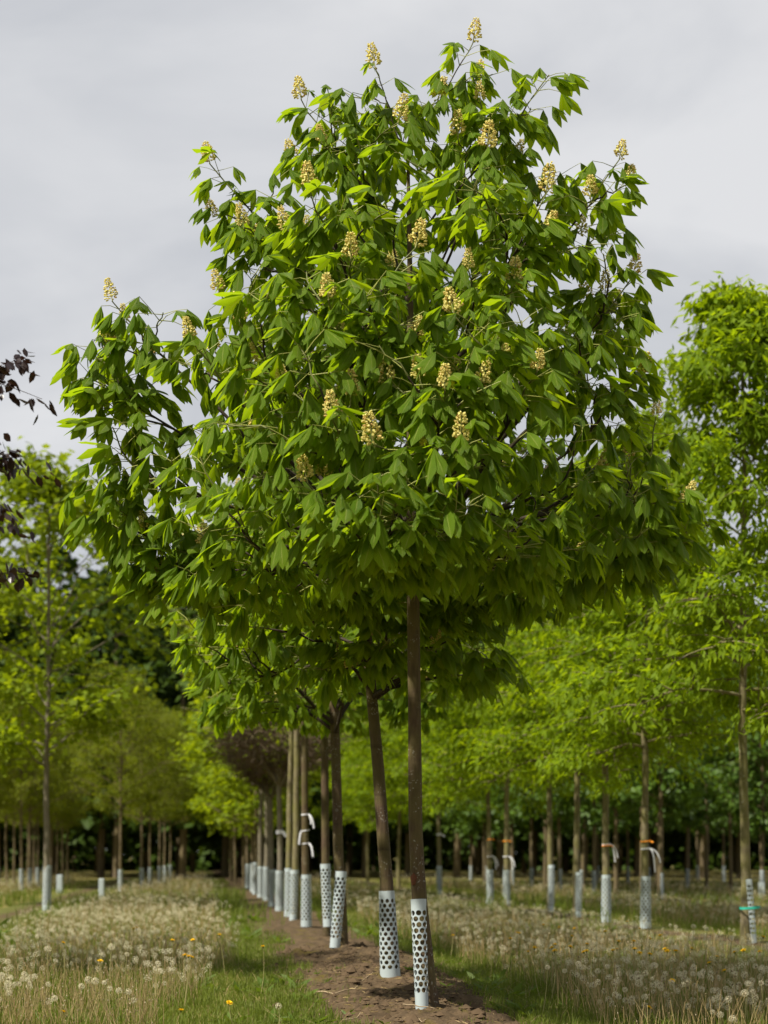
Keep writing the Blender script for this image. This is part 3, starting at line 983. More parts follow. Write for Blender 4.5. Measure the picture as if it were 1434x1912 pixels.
for k, D0k, lab in ((2, 33.0, 'deep green tree in the first row behind the taped row'), (3, 39.5, 'deep green tree in the second row behind the taped row'), (4, 47.0, 'deep green tree in the last row before the dark wood')):
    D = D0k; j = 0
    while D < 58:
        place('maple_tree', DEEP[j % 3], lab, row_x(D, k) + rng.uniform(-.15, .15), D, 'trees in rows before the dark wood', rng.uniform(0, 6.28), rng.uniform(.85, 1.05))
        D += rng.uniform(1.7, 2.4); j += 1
# continuation of the buckeye row
ROWA = [(21.5, ASH_HIGH, 'straight green-barked tree just past the ribboned trunk'), (23.2, ASH_HIGH, 'straight olive-barked tree between ribboned trunk and bare brown tree')]
for i, (D, pr, lab) in enumerate(ROWA):
    place('ash_tree', pr[i], lab, row_x(D), D, 'trees along the soil strip', rng.uniform(0, 6.28), .98)
for i, D in enumerate((31.2, 34.0, 36.5, 39.0, 43.0, 47.0)):
    place('maple_tree', (MAPLES if i < 2 else LOWMAPLE)[i % 2], 'bright maple with slim trunk farther down the soil strip', row_x(D), D, 'maples down the soil strip', rng.uniform(0, 6.28), rng.uniform(.92, 1.02))
for i, (x, D, sc) in enumerate(((-4.55, 50.5, 1.0), (-5.1, 55.0, 1.05))):
    place('maple_tree', LOWMAPLE[i % 2], 'round low-crowned bright maple closing the end of the soil strip', x, D, 'maples at the end of the strip', rng.uniform(0, 6.28), sc)


# umbrella-headed bare brown tree
def brown_tree(x, y, label, seed, sc=1.0):
    rg = np.random.default_rng(seed)
    wood = MB(); twig = MB()
    tube(wood, [(0, 0, -.05), (.01, 0, .8), (0, .01, 1.6), (-.01, 0, 2.05)], [.055, .046, .042, .04], 9, 0, True, .03, rg)
    for i in range(14):
        az = i * 2.39996 + rg.uniform(-.3, .3)
        L = rg.uniform(.9, 1.35); h = np.array([math.cos(az), math.sin(az), 0])
        P = bez(np.array([0, 0, 1.95]), h * L * .4 + np.array([0, 0, 2.55]), h * L + np.array([0, 0, 2.75 + rg.uniform(-.25, .35)]), 7)
        tube(wood, P, np.linspace(.017, .004, 7), 5, 0, False)
    P = bez(np.array([0, 0, 2.0]), np.array([-.35, -.1, 3.05]), np.array([-1.55, -.15, 3.2]), 9)   # one long limb sticking out
    tube(wood, P, np.linspace(.024, .006, 9), 6, 0, False)
    n = 3000
    f = rg.uniform(0, 1, n) ** .7
    a = rg.uniform(0, 2 * PI, n)
    rad = (.12 + .98 * f) * np.sqrt(rg.uniform(.05, 1, n))
    z = 1.92 + .95 * f * rg.uniform(.75, 1.1, n) + (1.2 - rad) * .25
    P = np.stack([np.cos(a) * rad, np.sin(a) * rad, z], 1)
    Dv = np.stack([np.cos(a), np.sin(a), rg.uniform(-.3, .9, n)], 1) + rg.normal(0, .6, (n, 3))
    leaf_cloud(twig, P, Dv, .24, 'lance', rg, 0, .05)
    k = rg.integers(0, n, 520)
    leaf_cloud(twig, P[k] + rg.normal(0, .08, (520, 3)) + [0, 0, .08], Dv[k], .10, 'oval', rg, 1, .5)
    root = thing('umbrella_tree', label, 'tree', (x, y, gh(x, y)))
    root.scale = (sc, sc, sc)
    wood.build('trunk', [M_BARK_GREY], root)
    tag(twig.build('crown', [M_TWIG_BROWN, M_LEAF_MAPLE], root, False), kind='stuff')


brown_tree(row_x(26.0), 26.0, 'bare umbrella-shaped tree with a dense head of brown twigs', 4)
brown_tree(row_x(28.0) - .05, 28.0, 'smaller bare brown-twigged tree tucked behind the umbrella-shaped one', 6, .93)

# left side: pale maple, olive block, purple tree
place('maple_tree', MAPLES[0], 'pale green maple with tall clear trunk and white guard beside olive trees', W(87, 1690, 26)[0], 26.0, None, 2.1, 1.0)
place('maple_tree', MAPLES[1], 'pale green maple with trunk outside the view behind purple tree', -7.4, 29.0, None, .9, 1.0)
OL = [(225, 40.0, 1.08), (265, 44.0, 1.0), (280, 47.0, 1.0), (298, 50.5, 1.02), (308, 54.0, 1.05), (318, 57.0, 1.05)]
OLIVE_POS = []
for i, (px, D, sc) in enumerate(OL):
    x = (px - 717) * D / F_PX
    place('olive_tree', OLIVE[i % 3], 'olive green tree in the row that starts beside the short white post' , x, D, 'olive green trees in the near row', rng.uniform(0, 6.28), sc)
    OLIVE_POS.append((x, D))
for k, (px0, n) in enumerate(((40, 8), (-60, 9))):
    for i in range(n):
        D = 42.0 + i * 2.1
        x = (-.112) * (D - 42) + (px0 - 717) * 42.0 / F_PX
        place('olive_tree', OLIVE[(i + k) % 3], 'olive green tree in the crowded rows behind the pale maple', x, D, 'olive green trees in the far rows', rng.uniform(0, 6.28), rng.uniform(.9, 1.08))
        if i < 4: OLIVE_POS.append((x, D))


def purple_tree():
    x, y = -3.92, 11.6
    wd, cr_, pts = gen_tree(401, H=4.0, zb=2.55, Rad=1.32, nprim=34, prof=rnd, elev=lambda f: 30 + 25 * f, kind='oval', nleaf=7000, size=.085, aspect=.62, droop=.8, r0=.05, sigma=.05, nsec=7, sag=.1, clump=4.0)
    root = thing('purple_leaved_tree', 'dark purple-leaved tree, mostly outside the view, twigs against the sky', 'tree', (x, y, gh(x, y)))
    wd.build('trunk', [M_PURPLE_BARK], root)
    tag(cr_.build('crown', [M_LEAF_PURPLE], root, False), kind='stuff')


purple_tree()


# ------------------------------------------------------------------ dark wood closing the view
def wood_mass():
    rg = np.random.default_rng(9)
    mb = MB()
    for r, (y0, nt_, zb) in enumerate(((64, 44, 2.0), (72, 30, 1.6), (82, 30, 1.2), (94, 40, -.2))):
        for i in range(nt_):
            x = -40 + (i + .5) * 80 / nt_ + rg.uniform(-.5, .5)
            y = y0 + rg.uniform(-1.5, 2.5)
            Hh = rg.uniform(9.0, 12.0) + (2.0 if -17 < x < -8 else 0) + r
            rx = rg.uniform(2.0, 2.9) if r < 3 else 2.6
            tube(mb, [(x, y, -.1), (x + .1, y, 3), (x, y, Hh * .8)], [.16, .13, .05], 6, 1, False)
            n = 1350 if r == 0 else 950
            f = rg.uniform(0, 1, n)
            z = zb + (Hh - zb) * f
            pr = rx * np.sqrt(np.clip(1 - (1.7 * f - .7) ** 2, .03, 1)) * (1 + .2 * np.sin(z * 2.3 + i))
            a = rg.uniform(0, 2 * PI, n); rr = pr * rg.uniform(.2, 1, n) ** .4
            P = np.stack([x + np.cos(a) * rr, y + np.sin(a) * rr, z], 1)
            Dv = np.stack([np.cos(a), np.sin(a), rg.uniform(-1, .3, n)], 1) + rg.normal(0, .5, (n, 3))
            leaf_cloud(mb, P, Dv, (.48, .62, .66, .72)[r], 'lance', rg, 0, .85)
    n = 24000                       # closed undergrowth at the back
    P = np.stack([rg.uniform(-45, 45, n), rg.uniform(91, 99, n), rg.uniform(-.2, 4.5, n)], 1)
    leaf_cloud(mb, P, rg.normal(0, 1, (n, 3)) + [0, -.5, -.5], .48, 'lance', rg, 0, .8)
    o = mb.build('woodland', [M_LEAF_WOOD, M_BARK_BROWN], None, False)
    tag(o, 'dark green wood closing off the field behind the tree rows', 'wood', kind='stuff')


wood_mass()


# ------------------------------------------------------------------ tree guards
def guard_mesh(r_top, r_bot, h, nh=6, arc=2 * PI, a0=0.0, off=(0, 0), q=.0315, hole=.0138, ptop=.045, pbot=.075, th=.0022, squash=1.0):
    rows = int((h - ptop - pbot) / q)
    q = (h - ptop - pbot) / rows
    closed = arc > 6.2
    rmid = (r_top + r_bot) / 2
    p = arc * rmid / nh
    mb = MB()

    def pos(s, z, inner):
        t = z / h
        r = r_bot + (r_top - r_bot) * t - (th if inner else 0)
        a = a0 + s / rmid
        e = (1 - t)
        return np.stack([off[0] * e + r * np.cos(a), off[1] * e + r * np.sin(a) * squash, z + 0 * s], -1)

    ca = math.atan2(q / 2, p / 2)
    ang = sorted(set([ca, PI - ca, PI + ca, 2 * PI - ca] + [0, ca / 2, ca + (PI / 2 - ca) / 2, PI / 2, PI / 2 + (PI / 2 - ca) / 2, PI - ca / 2, PI, PI + ca / 2, 1.5 * PI - (PI / 2 - ca) / 2, 1.5 * PI, 1.5 * PI + (PI / 2 - ca) / 2, 2 * PI - ca / 2]))
    ang = np.array(ang); n = len(ang)
    co, si = np.cos(ang), np.sin(ang)
    sc = 1 / np.maximum(np.abs(co) / (p / 2), np.abs(si) / (q / 2))
    ox, oz = co * sc, si * sc
    hr = min(hole, q * .46, p * .42)
    hx, hz = co * hr, si * hr
    k = np.arange(n); k2 = (k + 1) % n

    def strip(s0, s1, z0, z1, m):
        ss = np.linspace(s0, s1, m)
        for inner in (False, True):
            V = np.concatenate([pos(ss, np.full(m, z0), inner), pos(ss, np.full(m, z1), inner)])
            i = np.arange(m - 1)
            F = np.stack([i, i + 1, m + i + 1, m + i], 1)
            mb.add(V, F[:, ::-1] if inner else F)

    full = arc * rmid
    strip(0, full, 0, pbot, nh * 5)
    strip(0, full, h - ptop, h, nh * 5)
    ss = np.linspace(0, full, nh * 5)
    for z in (0.0, h):
        m = len(ss)
        V = np.concatenate([pos(ss, np.full(m, z), False), pos(ss, np.full(m, z), True)])
        i = np.arange(m - 1)
        mb.add(V, np.stack([i, i + 1, m + i + 1, m + i], 1))
    for j in range(rows):
        zc = pbot + (j + .5) * q
        odd = j % 2
        for i in range(nh):
            if odd and not closed and i == nh - 1:
                strip(0, p / 2, zc - q / 2, zc + q / 2, 2); strip(full - p / 2, full, zc - q / 2, zc + q / 2, 2)
                continue
            s_ = (i + .5 + (.5 if odd else 0)) * p
            for inner in (False, True):
                V = np.concatenate([pos(s_ + ox, zc + oz, inner), pos(s_ + hx, zc + hz, inner)])
                F = np.stack([k, k2, n + k2, n + k], 1)
                mb.add(V, F[:, ::-1] if inner else F)
            V = np.concatenate([pos(s_ + hx, zc + hz, False), pos(s_ + hx, zc + hz, True)])
            mb.add(V, np.stack([k, k2, n + k2, n + k], 1))
    return mb.mesh('tree_guard', [M_GUARD])


GUARD_FULL = guard_mesh(.056, .064, .62, 8)
GUARD_OPEN = guard_mesh(.050, .044, .62, 5, 4.1, R(150), (-.015, -.05))


def guard(me, label, x, y, rz=0.0, s=(1, 1, 1), tilt=(0, 0), dz=0.0, group='white perforated tree guards'):
    o = link('tree_guard', me, None, (x, y, gh(x, y) + dz))
    o.scale = s; o.rotation_euler = (tilt[0], tilt[1], rz)
    return tag(o, label, 'tree guard', group)


g1 = guard_mesh(.0445, .036, .605, 5, 4.3, R(118), (-.004, -.02), .0322, .0142, .06, .09)
b1 = W(788, 1884, D0 - .075)
o = link('tree_guard', g1, None, (float(b1[0]) + .004, D0 - .052, gh(b1[0], D0 - .06) - .012))
t1 = W(781.5, 1682, D0)
dzg = .605
o.rotation_euler = (-math.atan2(.048, dzg), math.atan2(t1[0] - (b1[0] + .004), dzg), 0)
tag(o, 'split white perforated guard standing in front of the flowering buckeye trunk', 'tree guard', 'white perforated tree guards')
g2 = guard_mesh(.052, .069, .60, 9, 2 * PI, .2, (0, 0), .0305, .0135, .05, .085)
o = link('tree_guard', g2, None, (float(FOOT2[0]), 10.85, FOOT2[2] - .015))
o.rotation_euler = (0, R(-2.4), 0)
tag(o, 'flared white perforated guard wrapped fully round the bent trunk', 'tree guard', 'white perforated tree guards')
guard(GUARD_OPEN, 'split white guard sprung open round the scabby third trunk', FOOT3[0] - .035, 14.2 - .07, R(-20), (1, 1, 1.06), (R(-3), R(1)))
guard(GUARD_OPEN, 'raised narrow white guard on the slim fourth trunk, bark bare below', FOOT4[0] + .005, 16.0 - .045, R(25), (1, 1, .98), (R(-2), R(-1)), .10)
guard(GUARD_FULL, 'full white guard below the white ribbons on the pinkish trunk', FOOT5[0], 19.6, .4, (1.05, 1.05, 1.0))
for i, D in enumerate((21.5, 23.2, 26.0, 28.0, 31.2, 34.0, 36.5, 39.0, 43.0)):
    guard(GUARD_FULL if i % 3 else GUARD_OPEN, 'white guard in the receding line of guards down the soil strip', row_x(D) - (.02 if i % 3 == 0 else 0), D - (.05 if i % 3 == 0 else 0), rng.uniform(0, 6) if i % 3 else 0, (1.1, 1.1, rng.uniform(.98, 1.15)))
gl = ['thin loose guard leaning off its trunk under the teal tie', 'wide full white guard under the ribbon with orange tape above it', 'white guard on the trunk whose ribbon half covers its orange tape', 'square-standing white guard on the untaped trunk',
      'tall white guard standing away from the untaped trunk', 'white guard on one of the close pair of taped slender trunks', 'white guard on one of the close pair of taped slender trunks', 'white guard under the single white tag']
for i, (x, D) in enumerate(ROWR_POS[:8]):
    if i == 0:
        gm = guard_mesh(.030, .028, .62, 4, 4.0, R(150), (.0, .0), .042, .0135)
        o = guard(gm, gl[0], x + .062, D - .075, R(10), (1, 1, 1), (R(-1), R(-4.5)))
    elif i in (3, 4):
        guard(GUARD_OPEN, gl[i], x + .03, D - .06, 0, (1, 1, 1.02 if i == 3 else 1.15), (R(-3), 0))
    else:
        guard(GUARD_FULL, gl[i], x, D, rng.uniform(0, 6), (1.05, 1.05, 1.0))
guard(GUARD_FULL, 'tall patterned guard on the pale maple trunk among the grass', W(87, 1690, 26)[0], 26.0, 0, (1.12, 1.12, 1.15), (0, R(1)), .02)
for x, D in OLIVE_POS:
    guard(GUARD_FULL, 'small grey-white guard on an olive green tree far across the meadow', x, D, 0, (1, 1, .9))
for D, k in ((33.0, 2), (35.2, 2), (39.5, 3), (41.5, 3), (44, 3)):
    pass

# guards of the deep green rows, read back from the trees built above
for o in [o for o in COL.objects if o.get('group') == 'trees in rows before the dark wood']:
    x, y, _ = o.location
    if rng.uniform() < .75:
        guard(GUARD_FULL, 'small grey-white guard on a trunk before the dark wood', x, y, 0, (.95, .95, .85), (0, 0), -.02, 'guards before the dark wood')


# ------------------------------------------------------------------ ribbons, tapes, tie, posts
def ribbon(name, label, cat, x, y, z, rad, mat, tails, hgt=.016, group=None, loop=True):
    root = thing(name, label, cat, (x, y, z), group)
    a = np.linspace(0, 2 * PI, 20, endpoint=False)
    mb = MB()
    rings = []
    for r_, zz in ((rad, 0), (rad + .0015, 0), (rad + .0015, hgt), (rad, hgt)):
        rings.append(np.stack([r_ * np.cos(a), r_ * np.sin(a), zz + .006 * np.cos(a)], 1))
    n = 20; i = np.arange(n); i2 = (i + 1) % n
    for k in range(4):
        V = np.concatenate([rings[k], rings[(k + 1) % 4]])
        mb.add(V, np.stack([i, i2, n + i2, n + i], 1))
    mb.build('band', [mat], root)
    for (dx, dz, ln) in tails:
        sg = 1.0 if dx > 0 else -1.0
        p = bez(np.array([sg * rad * .75, -rad * .72, hgt * .5]), np.array([sg * rad + dx * .75, -rad - .012, hgt * .2]), np.array([sg * rad + dx, -rad - .01, -dz]), 8)
        mb = MB()
        wv = ln * .5
        tg = np.gradient(p, axis=0); tg /= np.linalg.norm(tg, axis=1)[:, None]
        sd = np.cross(tg, [0, 1, .25]); sd /= np.linalg.norm(sd, axis=1)[:, None]
        nn = np.cross(sd, tg)
        V = np.concatenate([p - sd * wv, p + sd * wv, p + sd * wv + nn * .0012, p - sd * wv + nn * .0012])
        m = 8; j = np.arange(m - 1)
        for a_, b_ in ((0, 1), (1, 2), (2, 3), (3, 0)):
            mb.add(V, np.stack([a_ * m + j, a_ * m + j + 1, b_ * m + j + 1, b_ * m + j], 1)) if a_ == 0 else mb.add(V, np.stack([a_ * m + j, a_ * m + j + 1, b_ * m + j + 1, b_ * m + j], 1))
        mb.build('tail', [mat], root)
    return root


def zpx(py, D):
    return CAM_H + (HZ - py) * D / F_PX


x5 = FOOT5[0]
ribbon('ribbon', 'upper white ribbon with hanging loop on the pinkish trunk', 'ribbon', x5 - .012, 19.6, zpx(1522, 19.6), .047, M_RIBBON, [(.022, .11, .018), (.055, .16, .018)], .016)
ribbon('ribbon', 'middle white ribbon with tail on the pinkish trunk', 'ribbon', x5 - .010, 19.6, zpx(1552, 19.6), .047, M_RIBBON, [(-.028, .16, .022)], .014)
ribbon('ribbon', 'lowest white ribbon with ragged end on the pinkish trunk', 'ribbon', x5 - .008, 19.6, zpx(1576, 19.6), .047, M_RIBBON, [(.04, .15, .022)], .014)
for i, (zr, zo) in {1: (1586, 1572), 2: (1578, 1580), 5: (1600, 1571), 6: (1600, 1568)}.items():
    x, D = ROWR_POS[i]
    desc = {1: 'the tree with the wide full guard', 2: 'the trunk where it overlaps orange tape', 5: 'one of the close pair of slender trunks', 6: 'one of the close pair of slender trunks'}[i]
    ribbon('ribbon', 'white ribbon with two long tails on ' + desc, 'ribbon', x, D, zpx(zr, D), .056, M_RIBBON, [(.11, .16, .017), (.045, .27, .016)] if i == 1 else [(.05, .22, .017), (.085, .17, .016)], .018, 'white ribbons of the taped row')
    ribbon('tape', 'orange tape band on ' + desc, 'tape', x, D, zpx(zo, D), .0575, M_ORANGE, [(.02, .01, .02)], .018, 'orange tapes of the taped row')
x, D = ROWR_POS[7]
ribbon('ribbon', 'short white tag tied high on a slender trunk', 'ribbon', x, D, zpx(1560, D), .055, M_RIBBON, [(.06, .03, .04)], .05)
x, D = ROWR_POS[0]
ribbon('plastic_tie', 'teal plastic tie holding the loose guard to its trunk', 'tie', x + .03, D - .03, zpx(1697, D), .098, M_TEAL, [], .024)
ribbon('ribbon', 'white tag on a trunk by the bare umbrella-shaped tree', 'ribbon', row_x(26.0), 26.0, zpx(1557, 26), .054, M_RIBBON, [(.05, .05, .05)], .06)


def post(px, py0, py1, D, label, wpx, tilt=0.0):
    x = (px - 717) * D / F_PX
    h = (py1 - py0) * D / F_PX
    hw = wpx * D / F_PX / 2
    mb = MB()
    b = hw * .25
    prof = [(-hw, -hw + b), (-hw + b, -hw), (hw - b, -hw), (hw, -hw + b), (hw, hw - b), (hw - b, hw), (-hw + b, hw), (-hw, hw - b)]
    zz = [(-.08, 1.0), (h - .015, 1.0), (h, .8)]
    V = [(u * s_, v * s_, z) for z, s_ in zz for u, v in prof]
    F = [(r * 8 + i, r * 8 + (i + 1) % 8, r * 8 + 8 + (i + 1) % 8, r * 8 + 8 + i) for r in range(2) for i in range(8)]
    mb.add(V, F); mb.add(V[16:], [tuple(range(8))])
    o = mb.build('marker_post', [M_GUARD], None, False, False, (x, D, gh(x, D)))
    o.rotation_euler = (0, tilt, 0)
    tag(o, label, 'post')


post(190, 1637, 1674, 34.0, 'short white marker post in the meadow beside the pale maple', 10)
post(1422, 1645, 1678, 33.0, 'short white marker post in the meadow beyond the teal tie', 10)
post(112, 1628, 1662, 39.0, 'short white marker post among the olive tree trunks', 11)


# ------------------------------------------------------------------ meadow
def scatter(n, dmin, dmax, rg, umin, umax, margin=.29, power=1.0, noise_thr=None, seed=0):
    """points in the camera's sector (a little wider), by modulo lateral position"""
    D = dmin + (dmax - dmin) * rg.uniform(0, 1, n) ** power
    x = rg.uniform(-1, 1, n) * (margin * D + .3)
    um = np.abs(lat_mod(x, D)) + .35 * fnoise(x * .9, D * .9, 41 + seed, 3)
    if umin > .9:      # the left track is wider where it comes forward
        um = um - .42 * np.clip((13 - D) / 4, 0, 1) * (lateral(x, D) < 0)
    ok = (um > umin) & (um < umax)
    if noise_thr is not None:
        ok &= fnoise(x * 1.1, D * .8, 61 + seed, 3) > noise_thr
    return x[ok], D[ok]


def blades(mb, x, y, rg, hmin, hmax, wd, mat=0, lean=.6):
    n = len(x)
    z = ground_h(x, y) - .004
    h = rg.uniform(hmin, hmax, n); a = rg.uniform(0, 2 * PI, n)
    l = rg.uniform(.05, lean, n) * h
    wv = wd * rg.uniform(.6, 1.3, n)
    P = np.stack([x, y, z], 1)
    b = rg.uniform(0, 2 * PI, n)
    S = np.stack([np.cos(b), np.sin(b), 0 * b], 1) * wv[:, None]
    Ld = np.stack([np.cos(a), np.sin(a), 0 * a], 1)
    mid = P + Ld * (l * .35)[:, None]; mid[:, 2] += h * .6
    tip = P + Ld * l[:, None]; tip[:, 2] += h * rg.uniform(.75, 1, n)
    V = np.stack([P - S, P + S, mid + S * .75, mid - S * .75, tip], 1).reshape(-1, 3)
    i = np.arange(n)[:, None] * 5
    mb.add(V, i + [0, 1, 2, 3], mat)
    mb2F = i + [3, 2, 4]
    # triangles refer to the vertices just added
    mb.L.append((mb2F + mb.n - 5 * n).ravel()); mb.S.append(np.full(n, 3)); mb.M.append(np.full(n, mat))


def stems(mb, x, y, rg, h, rad, mat=0, lean=.25):
    n = len(x)
    z = ground_h(x, y) - .005
    a = rg.uniform(0, 2 * PI, n); l = rg.uniform(0, lean, n) * h
    P0 = np.stack([x, y, z], 1)
    Ld = np.stack([np.cos(a), np.sin(a), 0 * a], 1)
    P1 = P0 + Ld * (l * .3)[:, None]; P1[:, 2] += h * .55
    P2 = P0 + Ld * l[:, None]; P2[:, 2] += h
    t = np.array([0, 2.094, 4.189])
    ring = np.stack([np.cos(t), np.sin(t), 0 * t], 1)
    V = np.stack([P[:, None, :] + ring[None] * (rad * s_)[:, None, None] for P, s_ in ((P0, 1.1), (P1, 1.0), (P2, .8))], 1).reshape(-1, 3)
    i = np.arange(n)[:, None] * 9
    F = np.concatenate([i + [r * 3 + k, r * 3 + (k + 1) % 3, r * 3 + 3 + (k + 1) % 3, r * 3 + 3 + k] for r in range(2) for k in range(3)])
    mb.add(V, F, mat)
    return P2


def sphere_dirs(n):
    i = np.arange(n) + .5
    ph = np.arccos(1 - 2 * i / n); th = PI * (1 + 5 ** .5) * i
    return np.stack([np.cos(th) * np.sin(ph), np.sin(th) * np.sin(ph), np.cos(ph)], 1)


def puff_arrays(n, rad, rg, star=4, gap=0.0, spoke=True, width=.34):
    V = []; F = []
    for d in sphere_dirs(n):
        if d[2] < -.85 or rg.uniform() < gap: continue
        d = d + rg.normal(0, .06, 3); d /= np.linalg.norm(d)
        r_ = rad * rg.uniform(.88, 1.05)
        s = np.cross(d, [.3, .5, .8]); s /= np.linalg.norm(s); t = np.cross(d, s)
        c = d * r_
        if spoke:
            b = len(V); V += [d * rad * .12 + s * rad * .012, d * rad * .12 - s * rad * .012, c * .9]; F.append((b, b + 1, b + 2))
        ph0 = rg.uniform(0, 6.28)
        for k in range(star):
            a = ph0 + k * 2 * PI / star
            e = s * math.cos(a) + t * math.sin(a)
            g = np.cross(d, e)
            tip = c + e * rad * width + d * rad * .05
            b = len(V); V += [c * .9 + g * rad * .05, c * .9 - g * rad * .05, tip]; F.append((b, b + 1, b + 2))
    return np.array(V), np.array(F)


def puff_mesh(seed, gap):
    rg = np.random.default_rng(seed)
    mb = MB()
    V, F = puff_arrays(50, .0185, rg, 6, gap, True, .30)
    mb.add(V, F, 0)
    c = sphere_dirs(14) * .0042
    import itertools
    # small ribbed receptacle
    n = 7; rings = [(-.0050, .0012), (-.0035, .0040), (0, .0048), (.0030, .0036), (.0045, .0010)]
    t = np.linspace(0, 2 * PI, n, endpoint=False)
    V = [(r_ * math.cos(q), r_ * math.sin(q), z) for z, r_ in rings for q in t]
    F = [(r_ * n + k, r_ * n + (k + 1) % n, (r_ + 1) * n + (k + 1) % n, (r_ + 1) * n + k) for r_ in range(4) for k in range(n)]
    mb.add(V, F, 1)
    return mb.mesh('seed_head', [M_PUFF, M_CORE], False)


PUFFS = [puff_mesh(1, .0), puff_mesh(2, .05), puff_mesh(3, .35), puff_mesh(4, .15)]


def stem_mesh(seed):
    rg = np.random.default_rng(seed)
    mb = MB()
    P = bez(np.array([rg.uniform(-.05, .05), rg.uniform(-.03, .03), -.25]), np.array([rg.uniform(-.03, .03), 0, -.12]), np.zeros(3), 6)
    P[:, 2] -= .004
    tube(mb, P, np.linspace(.0026, .0017, 6), 5, 0, False)
    return mb.mesh('stem', [M_STEMG])


STEMS = [stem_mesh(i) for i in range(6)]


def yellow_mesh(seed):
    rg = np.random.default_rng(seed)
    mb = MB()
    for ring, (n, L, el) in enumerate(((20, .019, .25), (16, .015, .7), (10, .010, 1.1))):
        for k in range(n):
            a = k * 2 * PI / n + ring * .3 + rg.uniform(-.08, .08); e = el + rg.uniform(-.15, .15)
            d = np.array([math.cos(a) * math.cos(e), math.sin(a) * math.cos(e), math.sin(e)])
            s = np.array([-math.sin(a), math.cos(a), 0])
            mb.add([d * .002 - s * .0010, d * .002 + s * .0010, d * L + s * .0018, d * L - s * .0018], [(0, 1, 2, 3)], 0)
    tube(mb, [(0, 0, -.008), (0, 0, 0), (0, 0, .004)], [.003, .006, .005], 6, 1, True)
    return mb.mesh('flower_head', [M_YELLOW, M_HERB], False)


YELLOWS = [yellow_mesh(i) for i in range(3)]


